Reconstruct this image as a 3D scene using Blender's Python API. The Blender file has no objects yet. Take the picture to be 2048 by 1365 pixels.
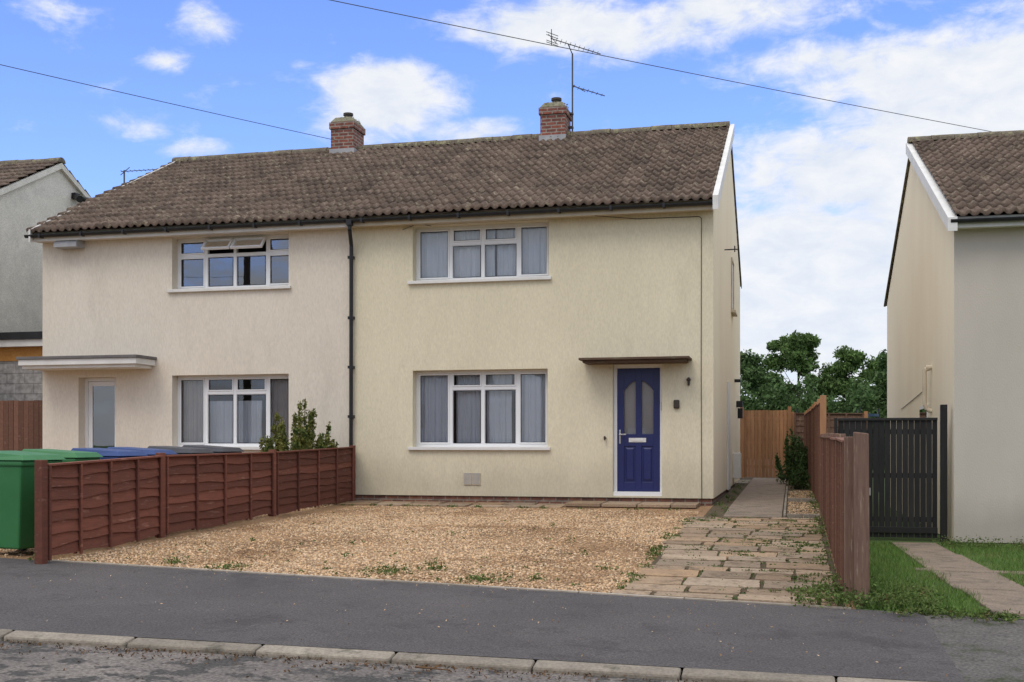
import bpy, math, random
import numpy as np
from mathutils import Vector, Matrix
random.seed(7); rng=np.random.default_rng(7)
scene=bpy.context.scene
scene.view_settings.view_transform='Standard'; scene.view_settings.look='None'
scene.view_settings.exposure=0; scene.view_settings.gamma=1

# ------------------------------------------------------------ materials
def nd(nt,t,**k):
    n=nt.nodes.new(t)
    for a,b in k.items(): setattr(n,a,b)
    return n
def c4(c): return (c[0],c[1],c[2],1)
def M(name,c1,c2=None,scale=4,rough=.8,bump=0,bscale=60,island=0,stretch=(1,1,1),c3=None,s3=1.2,t3=.55,w3=.1,
      metal=0,spec=.3,fine=0,fscale=120,trans=0,tile=None,zdirt=None,hue=None):
    m=bpy.data.materials.new(name); m.use_nodes=True; nt=m.node_tree; L=nt.links
    P=nt.nodes['Principled BSDF']; P.inputs['Roughness'].default_value=rough; P.inputs['Metallic'].default_value=metal
    P.inputs['Specular IOR Level'].default_value=spec
    tc=nd(nt,'ShaderNodeTexCoord'); mp=nd(nt,'ShaderNodeMapping'); mp.inputs['Scale'].default_value=stretch
    L.new(tc.outputs['Object'],mp.inputs['Vector'])
    if c2 is None: c2=c1
    nz=nd(nt,'ShaderNodeTexNoise'); nz.inputs['Scale'].default_value=scale; nz.inputs['Detail'].default_value=6; nz.inputs['Roughness'].default_value=.62
    L.new(mp.outputs[0],nz.inputs['Vector'])
    mr=nd(nt,'ShaderNodeMapRange'); mr.inputs[1].default_value=.3; mr.inputs[2].default_value=.7
    L.new(nz.outputs['Fac'],mr.inputs[0])
    mx=nd(nt,'ShaderNodeMix',data_type='RGBA'); mx.inputs[6].default_value=c4(c1); mx.inputs[7].default_value=c4(c2)
    L.new(mr.outputs[0],mx.inputs[0]); col=mx.outputs[2]
    if hue is not None: # random islands take another hue
        g=nd(nt,'ShaderNodeNewGeometry'); wn=nd(nt,'ShaderNodeTexWhiteNoise',noise_dimensions='1D')
        sc=nd(nt,'ShaderNodeMath',operation='MULTIPLY'); sc.inputs[1].default_value=917.3; L.new(g.outputs['Random Per Island'],sc.inputs[0]); L.new(sc.outputs[0],wn.inputs['W'])
        mh=nd(nt,'ShaderNodeMix',data_type='RGBA'); L.new(wn.outputs['Value'],mh.inputs[0]); L.new(col,mh.inputs[6]); mh.inputs[7].default_value=c4(hue); col=mh.outputs[2]
    if c3 is not None:
        n3=nd(nt,'ShaderNodeTexNoise'); n3.inputs['Scale'].default_value=s3; n3.inputs['Detail'].default_value=7; n3.inputs['Roughness'].default_value=.7
        L.new(mp.outputs[0],n3.inputs['Vector'])
        r3=nd(nt,'ShaderNodeMapRange'); r3.inputs[1].default_value=t3; r3.inputs[2].default_value=t3+w3
        L.new(n3.outputs['Fac'],r3.inputs[0])
        m3=nd(nt,'ShaderNodeMix',data_type='RGBA'); L.new(r3.outputs[0],m3.inputs[0]); L.new(col,m3.inputs[6]); m3.inputs[7].default_value=c4(c3)
        col=m3.outputs[2]
    def mult(col,facsock,lo,hi):
        r=nd(nt,'ShaderNodeMapRange'); r.inputs[3].default_value=lo; r.inputs[4].default_value=hi
        L.new(facsock,r.inputs[0])
        v=nd(nt,'ShaderNodeVectorMath',operation='SCALE'); L.new(col,v.inputs[0]); L.new(r.outputs[0],v.inputs[3])
        return v.outputs[0]
    if island:
        g=nd(nt,'ShaderNodeNewGeometry'); col=mult(col,g.outputs['Random Per Island'],1-island,1+island)
    if fine:
        nf=nd(nt,'ShaderNodeTexNoise'); nf.inputs['Scale'].default_value=fscale; nf.inputs['Detail'].default_value=3
        L.new(mp.outputs[0],nf.inputs['Vector']); 
        rr=nd(nt,'ShaderNodeMapRange'); rr.inputs[1].default_value=.3; rr.inputs[2].default_value=.7; L.new(nf.outputs['Fac'],rr.inputs[0])
        col=mult(col,rr.outputs[0],1-fine,1+fine)
    if tile:
        sn=nd(nt,'ShaderNodeVectorMath',operation='SNAP'); sn.inputs[1].default_value=(tile[0],tile[1],1000)
        L.new(tc.outputs['Object'],sn.inputs[0]); wn=nd(nt,'ShaderNodeTexWhiteNoise'); L.new(sn.outputs[0],wn.inputs['Vector'])
        col=mult(col,wn.outputs['Value'],1-tile[2],1+tile[2])
    if zdirt:
        sp=nd(nt,'ShaderNodeSeparateXYZ'); L.new(tc.outputs['Object'],sp.inputs[0])
        ad=nd(nt,'ShaderNodeMath',operation='MULTIPLY_ADD'); L.new(nz.outputs['Fac'],ad.inputs[0]); ad.inputs[1].default_value=-zdirt[1]*1.6; L.new(sp.outputs['Z'],ad.inputs[2])
        rz=nd(nt,'ShaderNodeMapRange'); rz.inputs[1].default_value=zdirt[0]-zdirt[1]; rz.inputs[2].default_value=zdirt[0]; L.new(ad.outputs[0],rz.inputs[0])
        col=mult(col,rz.outputs[0],zdirt[2],1)
    L.new(col,P.inputs['Base Color'])
    if bump:
        nb=nd(nt,'ShaderNodeTexNoise'); nb.inputs['Scale'].default_value=bscale; nb.inputs['Detail'].default_value=4
        L.new(mp.outputs[0],nb.inputs['Vector'])
        bp=nd(nt,'ShaderNodeBump'); bp.inputs['Strength'].default_value=bump; bp.inputs['Distance'].default_value=.01
        L.new(nb.outputs['Fac'],bp.inputs['Height']); L.new(bp.outputs[0],P.inputs['Normal'])
    if trans:
        tr=nd(nt,'ShaderNodeBsdfTranslucent'); L.new(col,tr.inputs['Color']); ms=nd(nt,'ShaderNodeMixShader'); ms.inputs[0].default_value=trans
        L.new(P.outputs[0],ms.inputs[1]); L.new(tr.outputs[0],ms.inputs[2]); L.new(ms.outputs[0],nt.nodes['Material Output'].inputs['Surface'])
    return m
def brickmat(name,c1,c2,mortar,bw=.225,rh=.075,msz=.012,dirt=None):
    m=bpy.data.materials.new(name); m.use_nodes=True; nt=m.node_tree; L=nt.links; P=nt.nodes['Principled BSDF']
    P.inputs['Roughness'].default_value=.9
    tc=nd(nt,'ShaderNodeTexCoord'); sp=nd(nt,'ShaderNodeSeparateXYZ'); L.new(tc.outputs['Object'],sp.inputs[0])
    ad=nd(nt,'ShaderNodeMath',operation='ADD'); L.new(sp.outputs[0],ad.inputs[0]); L.new(sp.outputs[1],ad.inputs[1])
    cb=nd(nt,'ShaderNodeCombineXYZ'); L.new(ad.outputs[0],cb.inputs[0]); L.new(sp.outputs[2],cb.inputs[1])
    b=nd(nt,'ShaderNodeTexBrick'); b.inputs['Scale'].default_value=1; b.inputs['Brick Width'].default_value=bw; b.inputs['Row Height'].default_value=rh
    b.inputs['Mortar Size'].default_value=msz; b.inputs['Color1'].default_value=c4(c1); b.inputs['Color2'].default_value=c4(c2); b.inputs['Mortar'].default_value=c4(mortar)
    L.new(cb.outputs[0],b.inputs['Vector'])
    nz=nd(nt,'ShaderNodeTexNoise'); nz.inputs['Scale'].default_value=9; nz.inputs['Detail'].default_value=6; L.new(tc.outputs['Object'],nz.inputs['Vector'])
    r=nd(nt,'ShaderNodeMapRange'); r.inputs[1].default_value=.3; r.inputs[2].default_value=.7; r.inputs[3].default_value=.6; r.inputs[4].default_value=1.3; L.new(nz.outputs['Fac'],r.inputs[0])
    v=nd(nt,'ShaderNodeVectorMath',operation='SCALE'); L.new(b.outputs['Color'],v.inputs[0]); L.new(r.outputs[0],v.inputs[3]); L.new(v.outputs[0],P.inputs['Base Color'])
    bp=nd(nt,'ShaderNodeBump'); bp.inputs['Strength'].default_value=.5; bp.inputs['Distance'].default_value=.01; bp.invert=True
    L.new(b.outputs['Fac'],bp.inputs['Height']); L.new(bp.outputs[0],P.inputs['Normal'])
    return m
def glassmat(name,base=.07,tint=(.93,.94,.94)):
    m=bpy.data.materials.new(name); m.use_nodes=True; nt=m.node_tree; L=nt.links; nt.nodes.remove(nt.nodes['Principled BSDF'])
    t=nd(nt,'ShaderNodeBsdfTransparent'); t.inputs[0].default_value=c4(tint); g=nd(nt,'ShaderNodeBsdfGlossy'); g.inputs['Roughness'].default_value=.01
    g.inputs['Color'].default_value=(.95,.97,1,1)
    fr=nd(nt,'ShaderNodeFresnel'); fr.inputs[0].default_value=1.5
    a=nd(nt,'ShaderNodeMath',operation='MULTIPLY_ADD'); L.new(fr.outputs[0],a.inputs[0]); a.inputs[1].default_value=1.4; a.inputs[2].default_value=base
    nz=nd(nt,'ShaderNodeTexNoise'); nz.inputs['Scale'].default_value=1.1; tc=nd(nt,'ShaderNodeTexCoord'); L.new(tc.outputs['Object'],nz.inputs['Vector'])
    bp=nd(nt,'ShaderNodeBump'); bp.inputs['Strength'].default_value=.02; bp.inputs['Distance'].default_value=.03; L.new(nz.outputs['Fac'],bp.inputs['Height']); L.new(bp.outputs[0],g.inputs['Normal'])
    ms=nd(nt,'ShaderNodeMixShader'); L.new(a.outputs[0],ms.inputs[0]); L.new(t.outputs[0],ms.inputs[1]); L.new(g.outputs[0],ms.inputs[2])
    L.new(ms.outputs[0],nt.nodes['Material Output'].inputs['Surface']); return m

m_cream=M('render_cream',(.73,.655,.475),(.66,.59,.425),scale=.9,rough=.95,bump=.4,bscale=40,fine=.07,fscale=50,zdirt=(.35,.5,.84),stretch=(1,1,.35),c3=(.63,.56,.40),s3=1.6,t3=.52,w3=.2)
m_pink=M('render_pinkish_cream',(.72,.645,.535),(.66,.585,.475),scale=.9,rough=.95,bump=.35,bscale=40,fine=.07,fscale=50,stretch=(1,1,.3),c3=(.62,.55,.45),s3=1.6,t3=.52,w3=.2)
m_flank=M('render_flank_lightened',(.86,.76,.57),(.80,.69,.51),scale=.8,rough=.95,bump=.3,bscale=45,fine=.04,stretch=(1,1,.4))  # base colour raised to make up for dim light on side walls
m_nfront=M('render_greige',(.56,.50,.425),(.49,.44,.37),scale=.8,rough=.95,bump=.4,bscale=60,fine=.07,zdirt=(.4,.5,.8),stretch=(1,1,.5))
m_pebble=M('pebbledash',(.74,.71,.62),(.60,.58,.505),scale=2.5,rough=.95,bump=1,bscale=60,fine=.18,fscale=45)
m_white=M('white_upvc',(.80,.79,.78),(.76,.76,.75),scale=2,rough=.35,spec=.4)
m_wtrim=M('white_paint_trim',(.76,.74,.70),(.64,.62,.57),scale=3,rough=.6)
m_ctrim=M('cream_fascia',(.62,.54,.40),(.48,.41,.31),scale=3,rough=.7)
m_black=M('black_plastic',(.014,.014,.015),(.024,.024,.026),scale=5,rough=.45)
m_roof=M('concrete_tiles',(.165,.118,.09),(.095,.068,.052),scale=1.6,rough=.95,bump=.5,bscale=60,fine=.3,fscale=30,c3=(.27,.225,.155),s3=6,t3=.55,w3=.12,tile=(.33,.3247,.24))
m_ridge=M('ridge_tiles',(.19,.16,.115),(.10,.08,.06),scale=9,rough=.95,bump=.7,bscale=50,fine=.3,fscale=40,c3=(.27,.25,.14),s3=7,t3=.52)
m_brick=brickmat('red_brick',(.27,.08,.05),(.17,.06,.045),(.28,.24,.20))
m_plinth=brickmat('plinth_brick',(.24,.10,.06),(.13,.06,.045),(.22,.19,.15))
m_block=brickmat('grey_blocks',(.42,.39,.36),(.34,.32,.30),(.25,.235,.22),bw=.45,rh=.225,msz=.012)
m_osb=M('osb_board',(.55,.27,.08),(.42,.19,.05),scale=20,rough=.9)
m_mossy=M('mossy_concrete',(.30,.27,.20),(.16,.15,.09),scale=14,rough=.95,bump=.8,bscale=50,c3=(.10,.10,.03),s3=12,t3=.55)
m_lead=M('lead_flashing',(.42,.42,.42),(.30,.30,.31),scale=6,rough=.6)
m_felt=M('canopy_felt',(.12,.11,.11),(.17,.16,.15),scale=6,rough=.85)
m_fence=M('brown_stained_wood',(.185,.064,.040),(.115,.040,.027),scale=3,rough=.8,bump=.4,bscale=25,island=.35,stretch=(4,.7,6),c3=(.25,.115,.078),s3=3,t3=.57)
m_fence2=M('faded_brown_wood',(.19,.095,.062),(.125,.06,.04),scale=3,rough=.85,bump=.4,bscale=25,island=.3,stretch=(4,.7,6),c3=(.26,.16,.115),s3=3,t3=.58)
m_post=M('weathered_post',(.22,.135,.095),(.135,.08,.06),scale=5,rough=.9,bump=.6,bscale=30,stretch=(7,7,.6),c3=(.30,.22,.16),s3=4,t3=.56)
m_tan=M('tan_wood',(.46,.24,.12),(.34,.17,.085),scale=4,rough=.85,island=.2,stretch=(4,4,.5),bump=.3,bscale=30)
m_blackwood=M('black_stained_wood',(.012,.011,.010),(.022,.02,.018),scale=4,rough=.6,island=.3,stretch=(4,4,.6),bump=.4,bscale=30)
m_tarmac=M('pavement_tarmac',(.105,.093,.090),(.078,.070,.068),scale=.9,rough=.95,bump=.7,bscale=150,fine=.4,fscale=70,c3=(.066,.059,.057),s3=1.1,t3=.54,w3=.1)
m_road=M('road_tarmac',(.20,.172,.150),(.12,.105,.094),scale=1.3,rough=.95,bump=.9,bscale=80,fine=.5,fscale=45,c3=(.068,.062,.056),s3=2.1,t3=.515,w3=.03)
m_old=M('old_tarmac',(.13,.118,.105),(.085,.078,.07),scale=3,rough=.95,bump=1,bscale=70,fine=.45,fscale=50,c3=(.055,.06,.032),s3=3,t3=.56)
m_kerb=M('kerb_concrete',(.29,.25,.195),(.20,.17,.135),scale=6,rough=.9,bump=.4,bscale=70,island=.16,fine=.18,fscale=50,c3=(.13,.115,.085),s3=4,t3=.55)
m_edge=M('edging_concrete',(.38,.33,.27),(.25,.21,.165),scale=9,rough=.9,island=.2)
m_gbase=M('gravel_bed',(.36,.22,.115),(.24,.14,.07),scale=1.0,rough=.95,bump=1,bscale=90,fine=.5,fscale=38,c3=(.17,.10,.05),s3=.9,t3=.52)
m_pebb=M('pebbles',(.53,.33,.165),(.42,.245,.115),scale=1.2,rough=.85,island=.45,hue=(.56,.42,.28),c3=(.31,.185,.095),s3=.75,t3=.52,w3=.14)
m_slab=M('paving_slab',(.35,.225,.125),(.25,.165,.10),scale=5,rough=.9,bump=.6,bscale=50,island=.24,fine=.22,fscale=40,c3=(.15,.105,.065),s3=4.5,t3=.53,w3=.12,hue=(.31,.235,.165))
m_soil=M('soil',(.12,.082,.045),(.06,.045,.028),scale=8,rough=1,bump=1,bscale=50,c3=(.06,.08,.025),s3=4,t3=.54)
m_path=M('path_concrete',(.27,.205,.15),(.18,.14,.105),scale=4,rough=.95,bump=.6,bscale=90,fine=.3,fscale=50,c3=(.14,.115,.085),s3=3,t3=.55)
m_grass=M('grass_ground',(.06,.11,.025),(.09,.13,.035),scale=2.5,rough=1,bump=1,bscale=60,fine=.3,c3=(.15,.14,.06),s3=2,t3=.58)
m_blade=M('grass_blades',(.095,.185,.035),(.14,.22,.05),scale=1.5,rough=.8,island=.35,trans=.2,c3=(.20,.20,.07),s3=1.8,t3=.55)
m_weed=M('weed_leaves',(.08,.135,.03),(.12,.155,.04),scale=4,rough=.8,island=.4,c3=(.17,.11,.05),s3=6,t3=.56,trans=.2)
m_leaf=M('tree_leaves',(.085,.155,.038),(.12,.19,.055),scale=.5,rough=.75,island=.45,trans=.3)
m_leafd=M('dark_leaves',(.060,.115,.035),(.09,.145,.045),scale=.6,rough=.75,island=.45,trans=.25)
m_shrub=M('shrub_leaves',(.13,.16,.035),(.22,.20,.05),scale=6,rough=.7,island=.4,trans=.25,c3=(.07,.11,.025),s3=5,t3=.5)
m_bark=M('bark',(.09,.065,.045),(.05,.04,.03),scale=12,rough=1,bump=1,bscale=30)
m_door=M('blue_door_paint',(.016,.023,.115),(.013,.018,.092),scale=3,rough=.35,spec=.5)
m_metal=M('satin_metal',(.55,.54,.52),(.45,.45,.44),scale=5,rough=.35,metal=.9)
m_aer=M('aerial_metal',(.10,.10,.10),(.07,.07,.07),scale=5,rough=.5,metal=.3)
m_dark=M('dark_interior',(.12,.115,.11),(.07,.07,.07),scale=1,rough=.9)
m_curtain=M('net_curtain',(.86,.88,.92),(.78,.81,.86),scale=2,rough=.9,trans=.08)
m_curt2=M('grey_curtain',(.60,.56,.53),(.50,.47,.45),scale=2,rough=.9)
m_binG=M('green_plastic',(.045,.19,.065),(.037,.16,.052),scale=3,rough=.45)
m_binB=M('blue_plastic',(.025,.06,.20),(.02,.05,.16),scale=3,rough=.45)
m_binK=M('dark_grey_plastic',(.055,.055,.065),(.04,.04,.047),scale=3,rough=.45)
m_brown=M('dark_brown_plastic',(.06,.045,.035),(.05,.04,.03),scale=3,rough=.5)
m_canopy=M('canopy_timber',(.14,.085,.055),(.08,.05,.035),scale=6,rough=.85,stretch=(.6,4,4),c3=(.16,.15,.09),s3=5,t3=.55)
m_tramp=M('trampoline_padding',(.02,.05,.11),(.03,.06,.12),scale=3,rough=.6)
m_glass=glassmat('window_glass',.03); m_glassd=glassmat('window_glass_tinted',.12,(.6,.62,.64))

# ------------------------------------------------------------ mesh helpers
def E(name,loc=(0,0,0),rotz=0):
    o=bpy.data.objects.new(name,None); scene.collection.objects.link(o); o.location=loc; o.rotation_euler=(0,0,rotz); o.empty_display_size=.3
    return o
def attach(o,p,local=False):
    o.parent=p
    if not local: o.matrix_parent_inverse=Matrix.Translation(-Vector(p.location))
class MB:
    def __init__(s): s.v=[]; s.f=[]
    def add(s,v,f):
        n=len(s.v); s.v+= [tuple(a) for a in v]; s.f+=[tuple(i+n for i in q) for q in f]
    def box(s,x0,x1,y0,y1,z0,z1):
        s.add([(x0,y0,z0),(x1,y0,z0),(x1,y1,z0),(x0,y1,z0),(x0,y0,z1),(x1,y0,z1),(x1,y1,z1),(x0,y1,z1)],
              [(3,2,1,0),(4,5,6,7),(0,1,5,4),(1,2,6,5),(2,3,7,6),(3,0,4,7)])
    def hexa(s,b,t): # bottom 4, top 4 (ccw)
        s.add(list(b)+list(t),[(3,2,1,0),(4,5,6,7),(0,1,5,4),(1,2,6,5),(2,3,7,6),(3,0,4,7)])
    def poly(s,v): s.add(v,[tuple(range(len(v)))])
    def cyl(s,p0,p1,r,n=8,r1=None):
        p0=Vector(p0);p1=Vector(p1);d=(p1-p0).normalized(); r1=r if r1 is None else r1
        u=d.orthogonal().normalized(); w=d.cross(u); v=[]
        for k in range(n):
            a=2*math.pi*k/n; v.append(p0+(u*math.cos(a)+w*math.sin(a))*r)
        for k in range(n):
            a=2*math.pi*k/n; v.append(p1+(u*math.cos(a)+w*math.sin(a))*r1)
        s.add(v,[(k,(k+1)%n,n+(k+1)%n,n+k) for k in range(n)]+[tuple(range(n))[::-1],tuple(range(n,2*n))])
    def path(s,pts,r,n=8):
        for a,b in zip(pts[:-1],pts[1:]): s.cyl(a,b,r,n)
    def prism_x(s,prof,x0,x1): # profile list of (y,z)
        n=len(prof); s.add([(x0,y,z) for y,z in prof]+[(x1,y,z) for y,z in prof],[(k,(k+1)%n,n+(k+1)%n,n+k) for k in range(n)]+[tuple(range(n))[::-1],tuple(range(n,2*n))])
    def prism_y(s,prof,y0,y1):
        n=len(prof); s.add([(x,y0,z) for x,z in prof]+[(x,y1,z) for x,z in prof],[(k,(k+1)%n,n+(k+1)%n,n+k) for k in range(n)]+[tuple(range(n))[::-1],tuple(range(n,2*n))])
    def build(s,name,mat,parent=None,local=False,bevel=0,smooth=False,recalc=True):
        me=bpy.data.meshes.new(name); me.from_pydata(s.v,[],s.f); me.materials.append(mat)
        if recalc:
            import bmesh
            b=bmesh.new(); b.from_mesh(me); bmesh.ops.recalc_face_normals(b,faces=b.faces); b.to_mesh(me); b.free()
        if smooth:
            for p in me.polygons: p.use_smooth=True
        o=bpy.data.objects.new(name,me); scene.collection.objects.link(o)
        if bevel:
            bv=o.modifiers.new('bevel','BEVEL'); bv.width=bevel; bv.segments=2; bv.limit_method='ANGLE'
        if parent: attach(o,parent,local)
        return o
def mesh_np(name,V,F,mat,parent=None,smooth=False,local=False):
    me=bpy.data.meshes.new(name); k=F.shape[1]
    me.vertices.add(len(V)); me.vertices.foreach_set('co',V.astype(np.float32).ravel())
    me.loops.add(F.size); me.loops.foreach_set('vertex_index',F.astype(np.int32).ravel())
    me.polygons.add(len(F)); me.polygons.foreach_set('loop_start',np.arange(0,F.size,k,dtype=np.int32)); me.polygons.foreach_set('loop_total',np.full(len(F),k,dtype=np.int32))
    me.update(calc_edges=True); me.materials.append(mat)
    if smooth: me.polygons.foreach_set('use_smooth',np.ones(len(F),dtype=bool))
    o=bpy.data.objects.new(name,me); scene.collection.objects.link(o)
    if parent: attach(o,parent,local)
    return o

# ------------------------------------------------------------ terrain functions
def A(x): return -.25-.02*(x+7.3)
def Yb(x): return 10.17-.063*(x+7.3)
def Yk(x): return 6.92+.05*(x+5.35)
XB=.50
def zm(x,y):
    x=np.asarray(x,float); y=np.asarray(y,float); yb=Yb(x)
    t=np.clip((y-yb)/(19.2-yb),0,1); t2=np.clip((y-19.2)/12,0,1)
    return A(x)*(1-t)+(-.13)*t+.13*t2
def zr(x,y):
    x=np.asarray(x,float); y=np.asarray(y,float); yb=Yb(x)
    t=np.clip((y-yb)/(18.5-yb),0,1); return A(x)*(1-t)-.63*t
def strip(name,x0,x1,rows,nx,mat,parent=None):
    xs=np.linspace(x0,x1,nx+1); V=[]; 
    for fy,fz in rows:
        for x in xs: V.append((x,fy(x),float(fz(x,fy(x)))))
    F=[]; w=nx+1
    for j in range(len(rows)-1):
        for i in range(nx): F.append((j*w+i,j*w+i+1,(j+1)*w+i+1,(j+1)*w+i))
    return mesh_np(name,np.array(V),np.array(F),mat,parent)

# ground
g=MB(); g.poly([(-900,-900,-1.0),(900,-900,-1.0),(900,900,-1.0),(-900,900,-1.0)]); g.build('ground',m_grass)
strip('gravel_driveway',-60,XB,[(Yb,zm),(lambda x:14.5,zm),(lambda x:19.2,zm),(lambda x:20.2,zm)],20,m_gbase)
strip('back_garden_ground',-60,XB,[(lambda x:20.2,zm),(lambda x:31.2,zm),(lambda x:70,zm)],20,m_soil)
strip('neighbour_front_lawn',XB,60,[(Yb,zr),(lambda x:18.5,zr),(lambda x:70,zr)],20,m_grass)
w=MB(); 
for ya,yb_ in ((Yb(XB),14.5),(14.5,19.2),(19.2,31.2),(31.2,70)):
    w.poly([(XB,ya,zm(XB,ya)),(XB,yb_,zm(XB,yb_)),(XB,yb_,-1),(XB,ya,-1)])
w.build('retaining_edge',m_soil)
zk=lambda x,y: A(x)-.07
strip('pavement',-60,1.0,[(Yk,zk),(Yb,lambda x,y:A(x))],30,m_tarmac)
strip('old_tarmac_crossover',1.0,60,[(Yk,zk),(Yb,lambda x,y:A(x)-.004)],30,m_old)
# road
strip('road',-60,60,[(lambda x:-2.6,lambda x,y:A(x)-.13),(lambda x:2,lambda x,y:A(x)-.08),(lambda x:Yk(x)-.125,lambda x,y:A(x)-.125)],40,m_road)
strip('opposite_pavement',-60,60,[(lambda x:-5.0,lambda x,y:A(x)-.02),(lambda x:-2.6,lambda x,y:A(x)-.05)],30,m_tarmac)
strip('opposite_gardens',-60,60,[(lambda x:-60,lambda x,y:A(x)-.02),(lambda x:-5.0,lambda x,y:A(x)-.024)],30,m_grass)
# kerb stones
k=MB(); x=-40.0
while x<1.3:
    x1=x+.905; 
    def cz(xx,t): return float(A(xx)-.07+.006-t)
    b=[(x,Yk(x)-.125,-.95),(x1,Yk(x1)-.125,-.95),(x1,Yk(x1),-.95),(x,Yk(x),-.95)]
    jj=random.uniform(-.004,.004); jy=random.uniform(-.006,.006)
    m_=[(x,Yk(x)-.135+jy,cz(x,.012)-.012+jj),(x1,Yk(x1)-.135+jy,cz(x1,.012)-.012+jj),(x1,Yk(x1),cz(x1,0)+jj),(x,Yk(x),cz(x,0)+jj)]
    k.hexa(b,m_); x+=.915
k.build('kerb',m_kerb,bevel=.016)
e=MB(); x=-7.25
while x<.4:
    x1=min(x+.9,.46); e.hexa([(x,Yb(x)-.035,-.9),(x1,Yb(x1)-.035,-.9),(x1,Yb(x1)+.01,-.9),(x,Yb(x)+.01,-.9)],
      [(x,Yb(x)-.035,A(x)+.010),(x1,Yb(x1)-.035,A(x1)+.010),(x1,Yb(x1)+.01,A(x1)+.012),(x,Yb(x)+.01,A(x)+.012)]); x+=.91
e.build('pavement_edging',m_edge)

# pebbles
def lump(x,y): return .5+.25*np.sin(x*1.7+1.3*np.sin(y*.9))+.25*np.sin(y*1.3+x*.55+2*np.sin(x*.6))
def pebbles(name,n,x0,x1,y0f,y1,zf,size=(.008,.02),thin=0):
    x=rng.uniform(x0,x1,n); y=rng.uniform(0,1,n); yb=y0f(x); y=yb+(y1-yb)*y
    if thin:
        kk=rng.uniform(0,1,n)>thin*lump(x,y)**1.5; x=x[kk]; y=y[kk]; n=len(x)
    z=zf(x,y); r=rng.uniform(size[0],size[1],n)
    base=np.array([[1,0,0],[0,1,0],[-1,0,0],[0,-1,0],[0,0,.6],[0,0,-.6]])
    a=rng.uniform(0,6.28,n); sx=rng.uniform(.7,1.4,n); 
    V=np.repeat(base[None],n,0)*r[:,None,None]; V[:,:,0]*=sx[:,None]
    V+=rng.normal(0,.18,V.shape)*r[:,None,None]
    ca,sa=np.cos(a)[:,None],np.sin(a)[:,None]
    X=V[:,:,0]*ca-V[:,:,1]*sa; Y=V[:,:,0]*sa+V[:,:,1]*ca; V[:,:,0]=X; V[:,:,1]=Y
    V+=np.stack([x,y,z+r*.25],1)[:,None,:]
    F=np.array([[0,1,4],[1,2,4],[2,3,4],[3,0,4],[1,0,5],[2,1,5],[3,2,5],[0,3,5]])
    FF=(F[None]+6*np.arange(n)[:,None,None]).reshape(-1,3)
    return mesh_np(name,V.reshape(-1,3),FF,m_pebb)
pebbles('gravel',82000,-7.25,-1.42,lambda x:Yb(x)+.02,18.5,zm,thin=.8)
pebbles('gravel',9000,-12,-7.7,lambda x:Yb(x)+.02,19.6,zm,(.012,.024))

# leaves
def leaves(centers,radii,counts,size,up=.3,surf=.5):
    Vs=[]
    for c,r,n in zip(centers,radii,counts):
        d=rng.normal(0,1,(n,3)); d/=np.linalg.norm(d,axis=1)[:,None]
        rad=rng.uniform(surf,1.08,n)**1.0
        p=np.array(c)+d*rad[:,None]*np.array(r)
        p+=rng.normal(0,.04,p.shape)*np.array(r)
        u=rng.normal(0,1,(n,3)); u[:,2]+=up; u/=np.linalg.norm(u,axis=1)[:,None]
        v=np.cross(u,rng.normal(0,1,(n,3))); v/=np.linalg.norm(v,axis=1)[:,None]
        s=size*rng.uniform(.6,1.4,n)[:,None]
        Vs.append(np.stack([p-u*s,p+v*s*.45,p+u*s,p-v*s*.45],1))
    V=np.concatenate(Vs).reshape(-1,3); F=np.arange(len(V)).reshape(-1,4); return V,F
def tree(name,x,y,z0,h,rad,n,leaf,mat,trunk_r=.2,crown_lo=.06):
    e=E(name,(x,y,z0)); mb=MB()
    top=(x,y,z0+h*.8); mb.cyl((x,y,z0-.3),(x+.1,y,z0+h*.45),trunk_r,10,trunk_r*.6); mb.cyl((x+.1,y,z0+h*.45),top,trunk_r*.6,8,trunk_r*.15)
    C=[];R=[];N=[]
    nb=80
    for i in range(nb):
        a=random.uniform(0,6.28); t=random.uniform(crown_lo,.95); prof=math.sqrt(max(.08,1-abs((t-.45)/.58)**2.4))
        rr=rad*prof*math.sqrt(random.uniform(.02,.85)); c=(x+math.cos(a)*rr,y+math.sin(a)*rr,z0+h*t); C.append(c)
        q=rad*random.uniform(.16,.33); R.append((q,q,q*.8)); N.append(int(n/nb))
        if i<20: mb.cyl((x+.05,y,z0+h*max(.2,t-.25)),c,trunk_r*.2,5,trunk_r*.05)
    mb.build('trunk_and_limbs',m_bark,e)
    V,F=leaves(C,R,N,leaf,surf=.2); mesh_np('crown_leaves',V,F,mat,e)
for (x,y,h,r,mt,n) in ((-3.9,86,8.9,2.6,m_leafd,20000),(-1.6,90,7.6,1.9,m_leaf,12000),(.4,90,10.3,3.0,m_leaf,34000),(4.3,89,9.2,2.6,m_leaf,24000),(7.4,84,8.6,2.3,m_leafd,18000),(10.5,86,9.0,2.6,m_leaf,9000)):
    tree('broadleaf_tree',x,y,-1,h,r,n,.15,mt)
# distant tree belt, one object
C=[];R=[];N=[]
for i in range(150):
    x=random.uniform(-70,80); 
    hh=random.uniform(2.5,5.2); C.append((x,random.uniform(92,102),hh*.5-.6)); R.append((random.uniform(1.5,3),1.6,hh*.62)); N.append(420)
for i in range(38):
    x=random.uniform(-6,9); hh=random.uniform(4.0,6.6); C.append((x,random.uniform(78,83),hh*.5-1)); R.append((random.uniform(.8,1.6),1.2,hh*.55)); N.append(1300)
V,F=leaves(C,R,N,.17,surf=.3); mesh_np('distant_trees',V,F,m_leafd)

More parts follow.
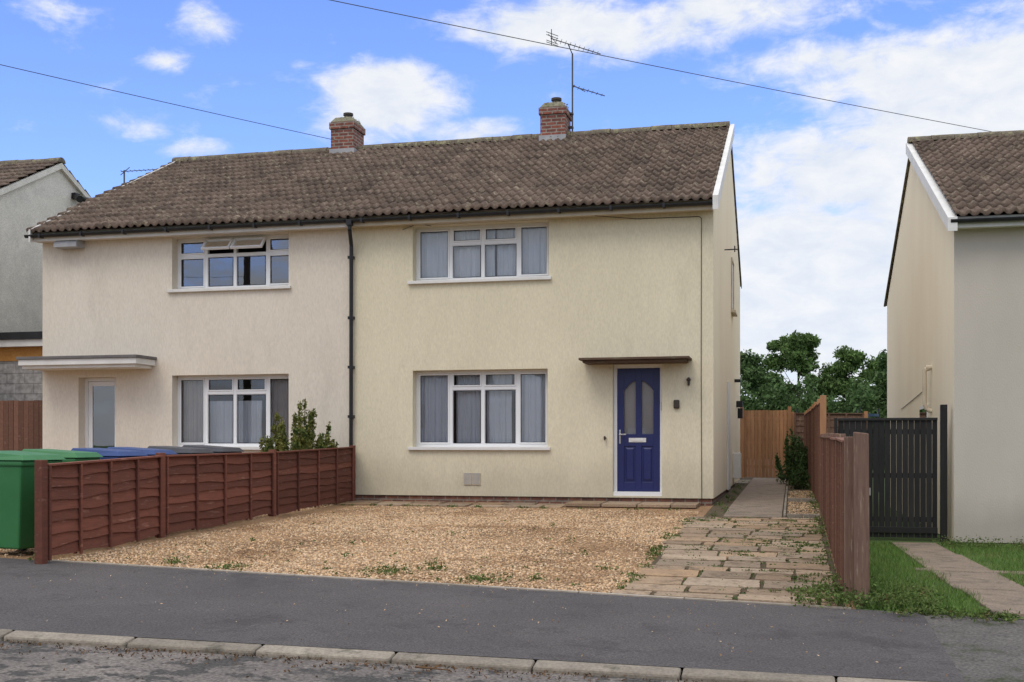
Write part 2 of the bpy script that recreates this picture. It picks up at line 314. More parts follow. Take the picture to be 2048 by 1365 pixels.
# ------------------------------------------------------------ building parts
def wall_open(mb,x0,x1,z0,z1,y,ops,rec):
    xs=sorted({x0,x1}|{o[0] for o in ops}|{o[1] for o in ops}); zs=sorted({z0,z1}|{o[2] for o in ops}|{o[3] for o in ops})
    for a,b in zip(xs[:-1],xs[1:]):
        for c,d in zip(zs[:-1],zs[1:]):
            cx,cz=(a+b)/2,(c+d)/2
            if any(o[0]<cx<o[1] and o[2]<cz<o[3] for o in ops): continue
            mb.poly([(a,y,c),(b,y,c),(b,y,d),(a,y,d)])
    for o in ops:
        a,b,c,d=o[:4]; r=y+rec
        mb.poly([(a,y,c),(a,r,c),(a,r,d),(a,y,d)]); mb.poly([(b,r,c),(b,y,c),(b,y,d),(b,r,d)])
        mb.poly([(a,y,d),(a,r,d),(b,r,d),(b,y,d)]); mb.poly([(a,r,c),(a,y,c),(b,y,c),(b,r,c)])
def curtain(x0,x1,y,z0,z1,mat,par,name='curtain',local=False,waves=None):
    n=110; w_=waves or (x1-x0)*6; V=[];F=[]
    ph=random.uniform(0,6)
    for i in range(n+1):
        t=i/n; x=x0+(x1-x0)*t
        dy=.022*math.sin(t*w_*6.28+ph+1.5*math.sin(t*5+ph))+.008*math.sin(t*w_*2.7*6.28+1)
        V+=[(x,y+dy*.6,z1),(x+.01*math.sin(t*30),y+dy,(z0+z1)/2),(x,y+dy*1.3,z0)]
    for i in range(n):
        for j in range(2): a=i*3+j; F.append((a,a+1,a+4,a+3))
    return mesh_np(name,np.array(V),np.array(F),mat,par,smooth=True,local=local)
def window(par,x0,x1,z0,z1,y,mull,transom,trans_cols,glass,fw=.055,open_top=False,local=False,sill=True,dark=False):
    """y: front plane of frame; mull: list of mullion x; columns numbered"""
    fr=MB(); d=.07
    fr.box(x0,x1,y,y+d,z1-fw,z1); fr.box(x0,x1,y,y+d,z0,z0+fw)
    fr.box(x0,x0+fw,y,y+d,z0+fw,z1-fw); fr.box(x1-fw,x1,y,y+d,z0+fw,z1-fw)
    for m in mull: fr.box(m-.03,m+.03,y-.002,y+d,z0+fw,z1-fw)
    edges=[x0+fw]+[q for m in mull for q in (m-.03,m+.03)]+[x1-fw]
    cols=[(edges[i],edges[i+1]) for i in range(0,len(edges),2)]
    gl=MB(); sash=MB(); gk=MB()
    for ci,(a,b) in enumerate(cols):
        zs=[(z0+fw,z1-fw)]
        if ci in trans_cols:
            fr.box(a,b,y-.001,y+d,transom-.03,transom+.03); zs=[(z0+fw,transom-.03),(transom+.03,z1-fw)]
        for zi,(c,e_) in enumerate(zs):
            if open_top and zi==1 and ci in (1,2):
                # top hung fanlight swung outwards
                ang=math.radians(42); H=e_-c; s_=.04
                def P(xx,h,dd):
                    return (xx,y-.012-math.sin(ang)*h-dd*math.cos(ang),e_-math.cos(ang)*h+dd*math.sin(ang))
                def sb(xa,xb,h0,h1):
                    sash.hexa([P(xa,h1,0),P(xb,h1,0),P(xb,h1,.045),P(xa,h1,.045)],[P(xa,h0,0),P(xb,h0,0),P(xb,h0,.045),P(xa,h0,.045)])
                xa,xb=a-.02,b+.02
                sb(xa,xb,0,s_); sb(xa,xb,H,H+s_); sb(xa,xa+s_,s_,H); sb(xb-s_,xb,s_,H)
                gl.poly([P(xa+s_,s_,.02),P(xb-s_,s_,.02),P(xb-s_,H,.02),P(xa+s_,H,.02)])
                continue
            s_=.026 if (ci in (0,len(cols)-1) or zi==1) else .012
            yy=y-.012 if s_>.02 else y+.01
            sash.box(a,b,yy,yy+.04,e_-s_,e_); sash.box(a,b,yy,yy+.04,c,c+s_); sash.box(a,a+s_,yy,yy+.04,c+s_,e_-s_); sash.box(b-s_,b,yy,yy+.04,c+s_,e_-s_)
            gl.poly([(a+s_,y+.02,c+s_),(b-s_,y+.02,c+s_),(b-s_,y+.02,e_-s_),(a+s_,y+.02,e_-s_)])
            q=.009; a2,b2,c2_,e2=a+s_,b-s_,c+s_,e_-s_
            gk.box(a2,b2,y+.005,y+.018,c2_,c2_+q); gk.box(a2,b2,y+.005,y+.018,e2-q,e2); gk.box(a2,a2+q,y+.005,y+.018,c2_+q,e2-q); gk.box(b2-q,b2,y+.005,y+.018,c2_+q,e2-q)
    fr.build('window_frame',m_white,par,local,bevel=.004); sash.build('window_sash',m_white,par,local,bevel=.004); gl.build('window_glass',glass,par,local,recalc=False)
    gk.build('glazing_gasket',m_black,par,local)
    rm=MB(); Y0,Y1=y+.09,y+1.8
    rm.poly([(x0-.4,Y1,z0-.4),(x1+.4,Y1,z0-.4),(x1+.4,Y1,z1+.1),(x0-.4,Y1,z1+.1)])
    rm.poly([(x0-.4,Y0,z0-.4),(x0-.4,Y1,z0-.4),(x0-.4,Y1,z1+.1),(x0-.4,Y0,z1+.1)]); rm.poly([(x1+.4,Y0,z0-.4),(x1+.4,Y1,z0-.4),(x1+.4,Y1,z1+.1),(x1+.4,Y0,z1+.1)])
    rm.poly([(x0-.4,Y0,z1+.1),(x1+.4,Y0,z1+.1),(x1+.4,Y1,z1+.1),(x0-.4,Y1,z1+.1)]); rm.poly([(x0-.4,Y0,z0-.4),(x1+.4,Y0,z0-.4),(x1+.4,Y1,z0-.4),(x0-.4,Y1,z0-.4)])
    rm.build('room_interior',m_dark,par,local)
def tile_roof(name,x0,x1,y0,z0,y1,z1,n,mat,par,local=False,seed=1,period=.165,amp=.036,dx=.0275):
    r=np.random.default_rng(seed); nx=int((x1-x0)/dx)+1; xs=np.linspace(x0,x1,nx)
    L=math.hypot(y1-y0,z1-z0); uy,uz=(y1-y0)/L,(z1-z0)/L; ny,nz=-uz,uy
    ph=(xs%period)/period
    wave=amp*(np.clip(np.cos(2*np.pi*ph),-.3,1))
    V=[];F=[]
    for i in range(n):
        s0=L*i/n; s1=L*(i+1)/n+.03
        tid=np.floor(xs/(period*2)).astype(int); tid-=tid.min(); j=r.uniform(-.016,.016,tid.max()+1)[tid]; lj=r.uniform(-.004,.012,tid.max()+1)[tid]
        sag=.014*np.sin(xs*.9+i*.35)
        for (s,l,wv) in ((s0,0,0),(s0,.042,1),(s1,.002,1)):
            ss=s+(j if s==s0 else 0); ll=l+(wave if wv else 0)+(lj if l==.042 else 0)+sag
            if l==0: ll=wave-.014+sag
            V.append(np.stack([xs,y0+uy*ss+ny*ll,z0+uz*ss+nz*ll],1))
        b=i*3*nx
        a=np.arange(nx-1)
        for row in (0,1):
            F.append(np.stack([b+row*nx+a,b+row*nx+a+1,b+(row+1)*nx+a+1,b+(row+1)*nx+a],1))
    return mesh_np(name,np.concatenate(V),np.concatenate(F),mat,par,local=local)
def ridge(par,x0,x1,y,z,local=False):
    mb=MB(); x=x0; 
    while x<x1-.05:
        xe=min(x+.44,x1); prof=[]; o=random.uniform(-.008,.008); r_=.125+random.uniform(-.004,.008)
        for k_ in range(9):
            a=math.pi*k_/8; prof.append((y+math.cos(a)*(r_+.02),z-.05+o+math.sin(a)*r_))
        mb.prism_x(prof,x,xe-.008); x+=.44
    return mb.build('ridge_tiles',m_ridge,par,local)

YF=19.75; YBK=30.0; YR=24.9; ZE=5.0; ZR=7.70; REC=.2
def half(x0,x1,flank,wallmat,fasciamat,wins,door,seed):
    e=E('semi_detached_house',((x0+x1)/2,YF,0))
    wl=MB(); ops=[w_[:4] for w_ in wins]+[door]
    wall_open(wl,x0,x1,0.0,ZE,YF,ops,REC+.09)
    wl.build('front_wall',wallmat,e)
    f=MB(); X=x1 if flank>0 else x0
    f.poly([(X,YF,0),(X,YBK,0),(X,YBK,ZE),(X,YR,ZR-.12),(X,YF,ZE)])
    f.build('gable_wall',m_flank if flank>0 else wallmat,e)
    b=MB(); b.poly([(x0,YBK,-.2),(x1,YBK,-.2),(x1,YBK,ZE),(x0,YBK,ZE)]); b.build('back_wall',wallmat,e)
    p=MB(); px0,px1=(x0+.025,x1) if flank<0 else (x0,x1-.025)
    p.box(px0,px1,YF+.03,YBK-.03,-.7,-.001)
    p.build('brick_plinth',m_plinth,e)
    ro=.10
    rx0,rx1=(x0-ro,x1) if flank<0 else (x0,x1+.01)
    tile_roof('roof_tiles_front',rx0,rx1,YF-.36,ZE+.03,YR,ZR,17,m_roof,e,seed=seed)
    tile_roof('roof_tiles_back',rx0,rx1,YBK+.36,ZE+.03,YR,ZR,17,m_roof,e,seed=seed+5,dx=.055)
    ridge(e,rx0,rx1,YR,ZR+.02)
    s=MB(); 
    s.poly([(rx0+.01,YF-.34,ZE),(rx1-.01,YF-.34,ZE),(rx1-.01,YR,ZR-.03),(rx0+.01,YR,ZR-.03)]); s.poly([(rx0+.01,YBK+.34,ZE),(rx1-.01,YBK+.34,ZE),(rx1-.01,YR,ZR-.03),(rx0+.01,YR,ZR-.03)])
    s.build('roof_deck',m_canopy,e)
    fa=MB(); fa.box(rx0+.02,rx1-.02,YF-.27,YF-.24,ZE-.15,ZE+.02); fa.box(rx0+.02,rx1-.02,YF-.24,YF+.0-.002,ZE-.13,ZE-.11); fa.build('fascia_and_soffit',fasciamat,e)
    gprof=[(YF-.335+.055*math.cos(a),ZE-.035+.055*math.sin(a)) for a in [math.pi+math.pi*k_/8 for k_ in range(9)]]
    gprof+= [(YF-.335+.047*math.cos(a),ZE-.035+.047*math.sin(a)) for a in [2*math.pi-math.pi*k_/8 for k_ in range(9)]]
    gb=MB(); gb.prism_x(gprof,rx0-.03,rx1+.0)
    for q in np.arange(rx0+.3,rx1,.9): gb.box(q-.02,q+.02,YF-.395,YF-.27,ZE-.098,ZE-.02)
    gb.build('gutter',m_black,e)
    vb=MB()
    Xv=X; wv_=.105 if flank>0 else .035
    o0,o1=(Xv+.012,Xv+wv_) if flank>0 else (Xv-.035,Xv-.002)
    za=ZE+.03; hgt=.2
    vb.hexa([(o0,YF-.38,za-hgt),(o1,YF-.38,za-hgt),(o1,YR,ZR-hgt),(o0,YR,ZR-hgt)],[(o0,YF-.38,za+.035),(o1,YF-.38,za+.035),(o1,YR,ZR+.035),(o0,YR,ZR+.035)])
    vb.build('verge_board',m_wtrim,e)
    vb=MB(); o1=(Xv+.03) if flank>0 else o1; ya=YBK+.36; hgt=.08
    vb.hexa([(o0,ya,za-hgt),(o1,ya,za-hgt),(o1,YR,ZR-hgt),(o0,YR,ZR-hgt)],[(o0,ya,za+.03),(o1,ya,za+.03),(o1,YR,ZR+.03),(o0,YR,ZR+.03)])
    vb.build('rear_verge',m_ridge,e)
    sl_=MB()
    for w_ in wins: sl_.box(w_[0]-.08,w_[1]+.05,YF-.06,YF+REC+.02,w_[2]-.045,w_[2]+.012)
    sl_.build('window_sills',m_wtrim,e,bevel=.006)
    return e
def chimney(par,x,y):
    c=MB(); c.box(x-.275,x+.275,y-.33,y+.33,6.9,8.12); c.build('chimney_stack',m_brick,par,bevel=.004)
    c=MB(); c.box(x-.305,x+.305,y-.36,y+.36,8.12,8.27); c.build('chimney_corbel',m_brick,par,bevel=.004)
    c=MB(); c.hexa([(x-.30,y-.355,8.271),(x+.30,y-.355,8.271),(x+.30,y+.355,8.271),(x-.30,y+.355,8.271)],[(x-.2,y-.25,8.41),(x+.2,y-.25,8.41),(x+.2,y+.25,8.41),(x-.2,y+.25,8.41)]); c.build('mossy_cap',m_mossy,par,bevel=.03)
    V,F=leaves([(x,y,8.36)],[(.28,.34,.07)],[500],.022); mesh_np('moss',V,F,m_mossy,par)
    c=MB(); c.cyl((x+.02,y,8.33),(x+.02,y,8.53),.10,12,.09); c.cyl((x+.02,y,8.50),(x+.02,y,8.55),.115,12); c.build('chimney_pot',m_brown,par,smooth=False)
    c=MB(); c.box(x-.30,x+.30,y-.36,y+.36,7.45,7.66); c.build('lead_flashing',m_lead,par)

winsR=[(-6.66,-4.15,3.85,4.86),(-6.66,-4.17,.86,2.25)]; doorR=(-3.02,-2.17,.03,2.30)
HR=half(-7.80,-1.30,1,m_cream,m_ctrim,winsR,doorR,11)
winsL=[(-11.48,-9.08,3.85,4.86),(-11.48,-9.08,.86,2.23)]; doorL=(-13.50,-12.68,-.0+.03,2.22)
HL=half(-14.30,-7.801,-1,m_pink,m_wtrim,winsL,doorL,23)
yw=YF+REC
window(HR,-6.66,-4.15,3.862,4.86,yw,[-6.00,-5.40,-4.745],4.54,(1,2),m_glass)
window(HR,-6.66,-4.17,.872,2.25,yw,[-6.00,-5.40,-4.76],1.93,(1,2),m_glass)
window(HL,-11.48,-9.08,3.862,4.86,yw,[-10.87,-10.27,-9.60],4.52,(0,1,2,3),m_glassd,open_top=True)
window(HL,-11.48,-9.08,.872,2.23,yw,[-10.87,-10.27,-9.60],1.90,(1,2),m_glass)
yc=yw+.125
curtain(-6.7,-5.2,yc,3.8,4.9,m_curtain,HR); curtain(-5.17,-4.1,yc+.01,3.8,4.9,m_curtain,HR)
curtain(-6.7,-5.98,yc,.8,2.25,m_curtain,HR); curtain(-5.95,-5.45,yc+.05,.8,2.25,m_curtain,HR); curtain(-5.38,-4.9,yc+.05,.8,2.25,m_curtain,HR); curtain(-4.82,-4.1,yc,.8,2.25,m_curtain,HR)
curtain(-11.5,-10.95,yc,.8,2.2,m_curt2,HL); curtain(-10.9,-9.8,yc+.06,.8,1.75,m_curtain,HL); curtain(-9.6,-9.0,yc,.8,2.2,m_curt2,HL)
chimney(HR,-5.08,YR); chimney(HL,-9.98,YR)

def front_door():
    d=MB(); x0,x1,z0,z1=-3.02,-2.17,.03,2.30; y=YF+.10
    d.box(x0,x0+.06,y,y+.09,z0,z1); d.box(x1-.045,x1,y,y+.09,z0,z1); d.box(x0+.06,x1-.045,y,y+.09,z1-.06,z1); d.box(x0-.0,x1,y-.08,y+.09,z0-.002,z0+.07)
    d.build('door_frame',m_white,HR,bevel=.004)
    lx0,lx1,lz0,lz1=x0+.062,x1-.047,z0+.075,z1-.062; yl=y+.03
    cx=(lx0+lx1)/2
    L=MB(); L.box(lx0,lx0+.115,yl,yl+.045,lz0,lz1); L.box(lx1-.115,lx1,yl,yl+.045,lz0,lz1); L.box(cx-.05,cx+.05,yl,yl+.045,lz0,lz1)
    gz0,gz1=1.10,2.02
    for a,b in ((lx0+.115,cx-.05),(cx+.05,lx1-.115)):
        L.box(a,b,yl,yl+.045,lz0,lz0+.16); L.box(a,b,yl,yl+.045,.93-.04,gz0)
        pr=[]; n=8
        for i in range(n+1):
            t=i/n; xx=a+(b-a)*t; tt=t if a<cx-.1 else 1-t
            pr.append((xx,gz1-.17*(1-math.sin(tt*math.pi/2))))
        L.prism_y(pr+[(b,lz1),(a,lz1)],yl,yl+.045)
        L.box(a,b,yl+.02,yl+.04,lz0+.16,.89); 
        L.hexa([(a+.025,yl+.02,lz0+.185),(b-.025,yl+.02,lz0+.185),(b-.025,yl+.02,.865),(a+.025,yl+.02,.865)],
               [(a+.05,yl+.002,lz0+.21),(b-.05,yl+.002,lz0+.21),(b-.05,yl+.002,.84),(a+.05,yl+.002,.84)])
    L.build('door_leaf',m_door,HR,bevel=.004)
    G=MB()
    for a,b in ((lx0+.115,cx-.05),(cx+.05,lx1-.115)): G.poly([(a,yl+.03,gz0),(b,yl+.03,gz0),(b,yl+.03,gz1),(a,yl+.03,gz1)])
    G.build('door_glazing',m_glass,HR,recalc=False)
    G=MB()
    for a,b in ((lx0+.115,cx-.05),(cx+.05,lx1-.115)): G.poly([(a,yl+.06,gz0),(b,yl+.06,gz0),(b,yl+.06,gz1),(a,yl+.06,gz1)])
    G.build('obscured_pane',m_curt2,HR)
    l=MB(); l.box(cx-.17,cx+.13,yl-.012,yl-.001,.955,1.03); l.box(cx-.12,cx+.08,yl-.02,yl-.0125,.975,1.01); l.build('letterbox',m_wtrim,HR,bevel=.003)
    h=MB(); h.box(lx0+.03,lx0+.06,yl-.012,yl-.001,.93,1.17); h.box(lx0+.035,lx0+.055,yl-.05,yl-.0125,1.08,1.10); h.box(lx0+.035,lx0+.16,yl-.065,yl-.051,1.08,1.10); h.build('door_handle',m_metal,HR,bevel=.003)
    k_=MB(); k_.box(x1+.0-.03,x1+.0-.01,y-.015,y-.001,1.5,1.65); k_.build('hinge',m_metal,HR)
front_door()
d=MB(); x0,x1,z0,z1=-13.50,-12.68,.03,2.22; y=YF+.2
d.box(x0,x0+.07,y,y+.07,z0,z1); d.box(x1-.07,x1,y,y+.07,z0,z1); d.box(x0+.07,x1-.07,y,y+.07,z1-.07,z1); d.box(x0+.07,x1-.07,y,y+.07,z0,z0+.08)
a,b=x0+.075,x1-.075
d.box(a,a+.09,y+.01,y+.06,z0+.085,z1-.075); d.box(b-.09,b,y+.01,y+.06,z0+.085,z1-.075); d.box(a+.09,b-.09,y+.01,y+.06,z1-.16,z1-.075); d.box(a+.09,b-.09,y+.01,y+.06,z0+.085,z0+.48)
d.build('glazed_door',m_white,HL,bevel=.004)
d=MB(); d.poly([(a+.09,y+.03,z0+.2),(b-.09,y+.03,z0+.2),(b-.09,y+.03,z1-.1),(a+.09,y+.03,z1-.1)]); d.build('door_glass',m_glassd,HL,recalc=False)
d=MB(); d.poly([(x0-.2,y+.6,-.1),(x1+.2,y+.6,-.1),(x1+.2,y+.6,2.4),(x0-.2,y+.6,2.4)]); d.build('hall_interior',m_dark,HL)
d=MB(); d.box(a+.2,b-.2,y-.005,y+.009,.40,.45); d.build('letterbox',m_metal,HL)
# canopies
c=MB(); c.box(-3.52,-1.66,YF-.56,YF-.003,2.345,2.385); c.box(-3.46,-1.72,YF-.50,YF-.003,2.30,2.344); c.build('door_canopy',m_canopy,HR,bevel=.006)
c=MB(); c.box(-14.34,-11.83,YF-.68,YF-.003,2.42,2.53); c.box(-14.30,-11.9,YF-.62,YF-.003,2.36,2.419); c.build('porch_canopy',m_wtrim,HL,bevel=.004)
c=MB(); c.box(-14.37,-11.80,YF-.71,YF-.003,2.532,2.585); c.build('canopy_felt',m_felt,HL,bevel=.004)
# downpipe
c=MB(); X=-7.79; c.path([(X+.05,YF-.335,4.95),(X+.05,YF-.335,4.78),(X-.02,YF-.08,4.55),(X-.03,YF-.07,.75),(X+.0,YF-.07,.35),(X+.02,YF-.07,-.12)],.036,10)
for z in (4.3,3.2,2.3,1.4,.5): c.box(X-.08,X+.02,YF-.11,YF-.003,z,z+.05)
c.box(X-.0,X+.1,YF-.39,YF-.28,4.86,4.96); c.build('downpipe',m_black,HR)
# details on wall
c=MB(); c.box(-5.70,-5.55,YF-.02,YF-.001,.20,.41); c.box(-5.54,-5.39,YF-.02,YF-.001,.20,.41); c.build('air_vents',m_ctrim,HR,bevel=.002)
c=MB()
for z in np.arange(.22,.40,.022):
    c.box(-5.69,-5.56,YF-.024,YF-.0205,z,z+.009); c.box(-5.53,-5.40,YF-.024,YF-.0205,z,z+.009)
c.build('vent_slots',m_lead,HR)
c=MB(); c.box(-1.97,-1.87,YF-.06,YF-.002,1.53,1.68); c.build('key_safe',m_brown,HR,bevel=.02)
c=MB(); c.box(-1.735,-1.695,YF-.05,YF-.002,1.92,2.06); c.box(-1.75,-1.68,YF-.07,YF-.002,2.00,2.04); c.build('doorbell',m_brown,HR,bevel=.01)  # small doorbell fitting on the wall beside the door, no lamp
c=MB(); c.cyl((-3.15,YF-.002,1.03),(-3.15,YF-.08,1.03),.02,8); c.cyl((-3.15,YF-.07,1.06),(-3.15,YF-.07,.99),.014,8); c.build('outside_tap',m_brown,HR)
c=MB(); c.path([(-3.29,YF-.25,4.84),(-2.6,YF-.012,4.80),(-1.535,YF-.012,4.79),(-1.50,YF-.012,4.76),(-1.505,YF-.012,2.4),(-1.495,YF-.012,-.12)],.006,6)
c.path([(-6.3,YF-.012,4.84),(-6.55,YF-.012,4.90),(-6.85,YF-.012,4.8)],.005,5)
c.build('surface_cable',m_brown,HR)
c=MB(); c.box(-13.86,-13.36,YF-.28,YF-.002,4.72,4.80); c.hexa([(-13.86,YF-.28,4.80),(-13.36,YF-.28,4.80),(-13.36,YF-.002,4.80),(-13.86,YF-.002,4.80)],[(-13.84,YF-.16,4.92),(-13.38,YF-.16,4.92),(-13.38,YF-.002,4.92),(-13.84,YF-.002,4.92)]); c.build('floodlight_box',m_lead,HL,bevel=.005)
# flank fittings
c=MB(); c.box(-1.298,-1.13,26.3,26.75,.15,.72); c.build('meter_box',m_wtrim,HR,bevel=.01)
c=MB(); c.box(-1.298,-1.27,25.5,26.3,3.84,3.90); c.box(-1.298,-1.27,25.5,26.3,4.94,5.0); c.box(-1.298,-1.27,25.5,25.56,3.90,4.94); c.box(-1.298,-1.27,26.24,26.3,3.90,4.94); c.box(-1.298,-1.2,25.45,26.35,3.79,3.839); c.build('side_window_frame',m_ctrim,HR)
c=MB(); c.box(-1.298,-1.285,25.56,26.24,3.9,4.94); c.build('side_window_glass',m_glassd,HR)
c=MB(); c.box(-1.298,-1.27,23.9,24.75,-.02,2.2); c.build('side_door',m_wtrim,HR)
c=MB(); c.box(-1.298,-1.15,27.9,28.1,1.8,1.95); c.box(-1.298,-1.18,28.6,28.75,1.55,1.8); c.box(-1.298,-1.16,27.0,27.1,2.35,2.42); c.build('wall_lantern',m_black,HR)
c=MB(); c.cyl((-1.298,23.0,4.75),(-1.02,23.0,4.75),.012,6); c.cyl((-1.10,23,4.70),(-1.10,23,4.82),.012,6); c.build('cable_bracket',m_black,HR)
c=MB(); c.box(-1.298,-1.002,27.2,29.6,-.14,.02); c.build('side_step',m_kerb,HR)

c=MB()
for a,b in ((-3.70,-3.10),(-3.08,-2.5),(-2.48,-1.95),(-1.93,-1.52)): c.box(a,b,YF-.85,YF-.02,-.12,-.065+random.uniform(-.004,.004))
c.build('door_step',m_slab,None,bevel=.008)
c=MB(); c.box(-3.68,-1.54,YF-.82,YF-.03,-.3,-.121); c.build('step_base',m_plinth,None)
# ---------------------------------------------------------- slabs
def slabs(name,x0,x1,y0,y1,rowh,zf,h=.02,wmin=.35,wmax=.7,y0f=None,rag=0):
    mb=MB(); y=y0
    while y<y1-.1:
        ye=min(y+rowh*random.choice((1,1,.8,.65)),y1); x=x0+random.uniform(-rag,rag*.4)
        while x<x1-.05:
            xe=min(x+random.uniform(wmin,wmax),x1); 
            if x1-xe<.15: xe=x1
            gp=random.uniform(.012,.026)
            q=[(x+gp,y+gp),(xe-gp,y+gp),(xe-gp,ye-gp),(x+gp,ye-gp)]
            q=[(a+random.uniform(-.012,.012),b+random.uniform(-.012,.012)) for a,b in q]
            if y0f: q=[(a,max(b,y0f(a)+.02)) for a,b in q]
            tz=random.uniform(-.008,.008)
            if q[2][1]-q[0][1]>.06:
                out=[]
                for i in range(4):
                    p,r_=q[i],q[(i+1)%4]
                    for t in (.04,.35,.68,.96):
                        out.append((p[0]+(r_[0]-p[0])*t+random.uniform(-.006,.006),p[1]+(r_[1]-p[1])*t+random.uniform(-.006,.006)))
                n=len(out); B=[(a,b,float(zf(a,b))-.05) for a,b in out]; T=[(a,b,float(zf(a,b))+h+tz) for a,b in out]
                mb.add(B+T,[(i,(i+1)%n,n+(i+1)%n,n+i) for i in range(n)]+[tuple(range(n,2*n))])
            x=xe
        y=ye
    return mb.build(name,m_slab,None,bevel=.005)
strip('driveway_joint_soil',-1.42,XB-.08,[(lambda x:Yb(x)+.01,lambda x,y:zm(x,y)+.006),(lambda x:17.35,lambda x,y:zm(x,y)+.006)],8,m_soil)
slabs('paving_slabs',-1.42,XB-.12,9.62,17.35,.5,zm,y0f=Yb,wmin=.35,wmax=.72,rag=.12)
slabs('paving_slabs',-7.7,-3.72,18.65,YF-.05,.5,zm,wmin=.5,wmax=.65)
strip('side_border_soil',-1.3,XB-.02,[(lambda x:17.36,lambda x,y:zm(x,y)+.006),(lambda x:19.2,lambda x,y:zm(x,y)+.006),(lambda x:31,lambda x,y:zm(x,y)+.006)],4,m_soil)
mb=MB(); 
for ya,yb_ in ((17.4,19.18),(19.2,22.4),(22.43,26.0),(26.03,31)):
    mb.hexa([(-1.0,ya,-.5),(-.15,ya,-.5),(-.15,yb_,-.5),(-1.0,yb_,-.5)],[(x_,y_,float(zm(x_,y_))+.03) for x_,y_ in ((-1.0,ya),(-.15,ya),(-.15,yb_),(-1.0,yb_))])
mb.build('side_path',m_path,None,bevel=.006)
mb=MB()
for q in np.arange(17.4,25.5,.3): mb.box(-.13,-.09,q,q+.29,-.4,float(zm(0,q))+.07+random.uniform(-.01,.01))
for q in np.arange(-.08,.38,.24): 
    for yy in (17.4,21.0): mb.box(q,q+.23,yy,yy+.04,-.4,float(zm(0,yy))+.08)
mb.build('border_edging',m_kerb,None,bevel=.01)
pebbles('border_gravel',3000,-.08,.42,lambda x:17.45+0*x,25,zm)
mb=MB()
for (ya,yb_,a,b) in ((9.75,11.6,1.55,2.25),(11.65,13.6,1.5,2.2),(14.0,16.4,1.5,2.2),(16.42,18.8,1.5,2.15),(13.66,13.95,1.35,2.6)):
    mb.hexa([(a,ya,-1),(b,ya,-1),(b,yb_,-1),(a,yb_,-1)],[(x_,y_,float(zr(x_,y_))+.03) for x_,y_ in ((a,ya),(b,ya),(b,yb_),(a,yb_))])
mb.build('garden_path',m_path,None,bevel=.01)
def grass(name,n,x0,x1,y1,zf,hmin,hmax,mat,excl=None):
    x=rng.uniform(x0,x1,n); t=rng.uniform(0,1,n)**1.3; yb=Yb(x)+.03; y=yb+(y1-yb)*t
    if excl: 
        jit=rng.normal(0,.03,n)+.05*np.sin(y*3); k_=~((x>excl[0]+jit)&(x<excl[1]-jit)); x=x[k_];y=y[k_]
    n=len(x); h=rng.uniform(hmin,hmax,n); z=zf(x,y); a=rng.uniform(0,6.28,n); w_=.005
    dx,dy=np.cos(a)*w_,np.sin(a)*w_; lx,ly=rng.normal(0,.35,n)*h,rng.normal(0,.35,n)*h
    V=np.stack([np.stack([x-dx,y-dy,z],1),np.stack([x+dx,y+dy,z],1),np.stack([x+lx,y+ly,z+h],1)],1).reshape(-1,3)
    return mesh_np(name,V,np.arange(len(V)).reshape(-1,3),mat)
grass('grass',55000,XB+.08,6,18.9,zr,.03,.09,m_blade,excl=(1.54,2.2))
# weeds
C=[];R=[];N=[]
def wd(x,y,r,n,h=.05,zf=zm): C.append((x,y,float(zf(x,y))+h*.5)); R.append((r,r,h)); N.append(n)
for i in range(380):
    y=random.uniform(9.8,17.3); rx=random.uniform(.03,.16); C.append((random.uniform(-1.42,.35),y,float(zm(0,y))+.018)); R.append((rx,random.uniform(.015,.04),.016)); N.append(int(rx*260))
for i in range(40): wd(-1.45+random.uniform(-.1,.06),random.uniform(10,17),.09,30,.03)
for (x,y,r,n) in ((-3.75,10.45,.30,300),(-3.4,10.75,.18,130),(-3.55,11.1,.12,60),(-2.75,10.2,.28,220),(-2.3,10.4,.12,60),(-6.0,10.35,.18,130),(-5.3,10.2,.22,140),(-6.2,12.5,.07,25),(-4.2,14,.07,20),(-5,12.6,.08,30),(-3.2,15.5,.06,18),(-7.35,10.1,.12,70),(-4.6,11.4,.1,30),(-2.2,12.4,.1,30),(-1.8,11.3,.13,60),(-2.6,13.6,.08,25)):
    wd(x,y,r,n,.05)
for i in range(90): wd(random.uniform(-7,-1.5),10+random.expovariate(.5),random.uniform(.02,.06),8,.02)
for i in range(46): wd(XB+random.uniform(-.45,.6),9.72+random.uniform(-.1,.8)**2*1.2,random.uniform(.06,.19),80,.11)
for i in range(60): wd(random.uniform(.8,4),Yb(2)+random.uniform(-.2,.1),random.uniform(.05,.14),40,.05,zr)
for i in range(30): wd(-1.12+random.uniform(-.1,.1),random.uniform(17.5,29),.09,30,.05)
for i in range(26): wd(random.uniform(-7.6,-1.5),18.6+random.uniform(-.05,.05),.08,22,.03)
for i in range(26): wd(.36+random.uniform(-.06,.05),random.uniform(10,26),.10,40,.09)
for i in range(20): wd(random.uniform(2.2,4.5),random.uniform(17.8,18.6),.2,80,.12,zr)
V,F=leaves(C,R,N,.016,surf=.1); mesh_np('weeds',V,F,m_weed)
n=260; x=rng.uniform(-7,1,n); t=rng.uniform(0,1,n)**1.5; y=Yb(x)-.05-(Yb(x)-Yk(x)-.2)*t; z=A(x)-.07*(Yb(x)-y)/(Yb(x)-Yk(x))
V,F=leaves([(a,b,c_+.006) for a,b,c_ in zip(x,y,z)],[(.01,.01,.002)]*n,[1]*n,.009); mesh_np('stray_stones',V,F,m_pebb)
m_litter=M('dead_leaf_litter',(.16,.09,.045),(.09,.055,.03),scale=5,rough=1,island=.5)
n=900; x=rng.uniform(-8,1,n); y=Yk(x)-.15-rng.exponential(.13,n); z=A(x)-.118
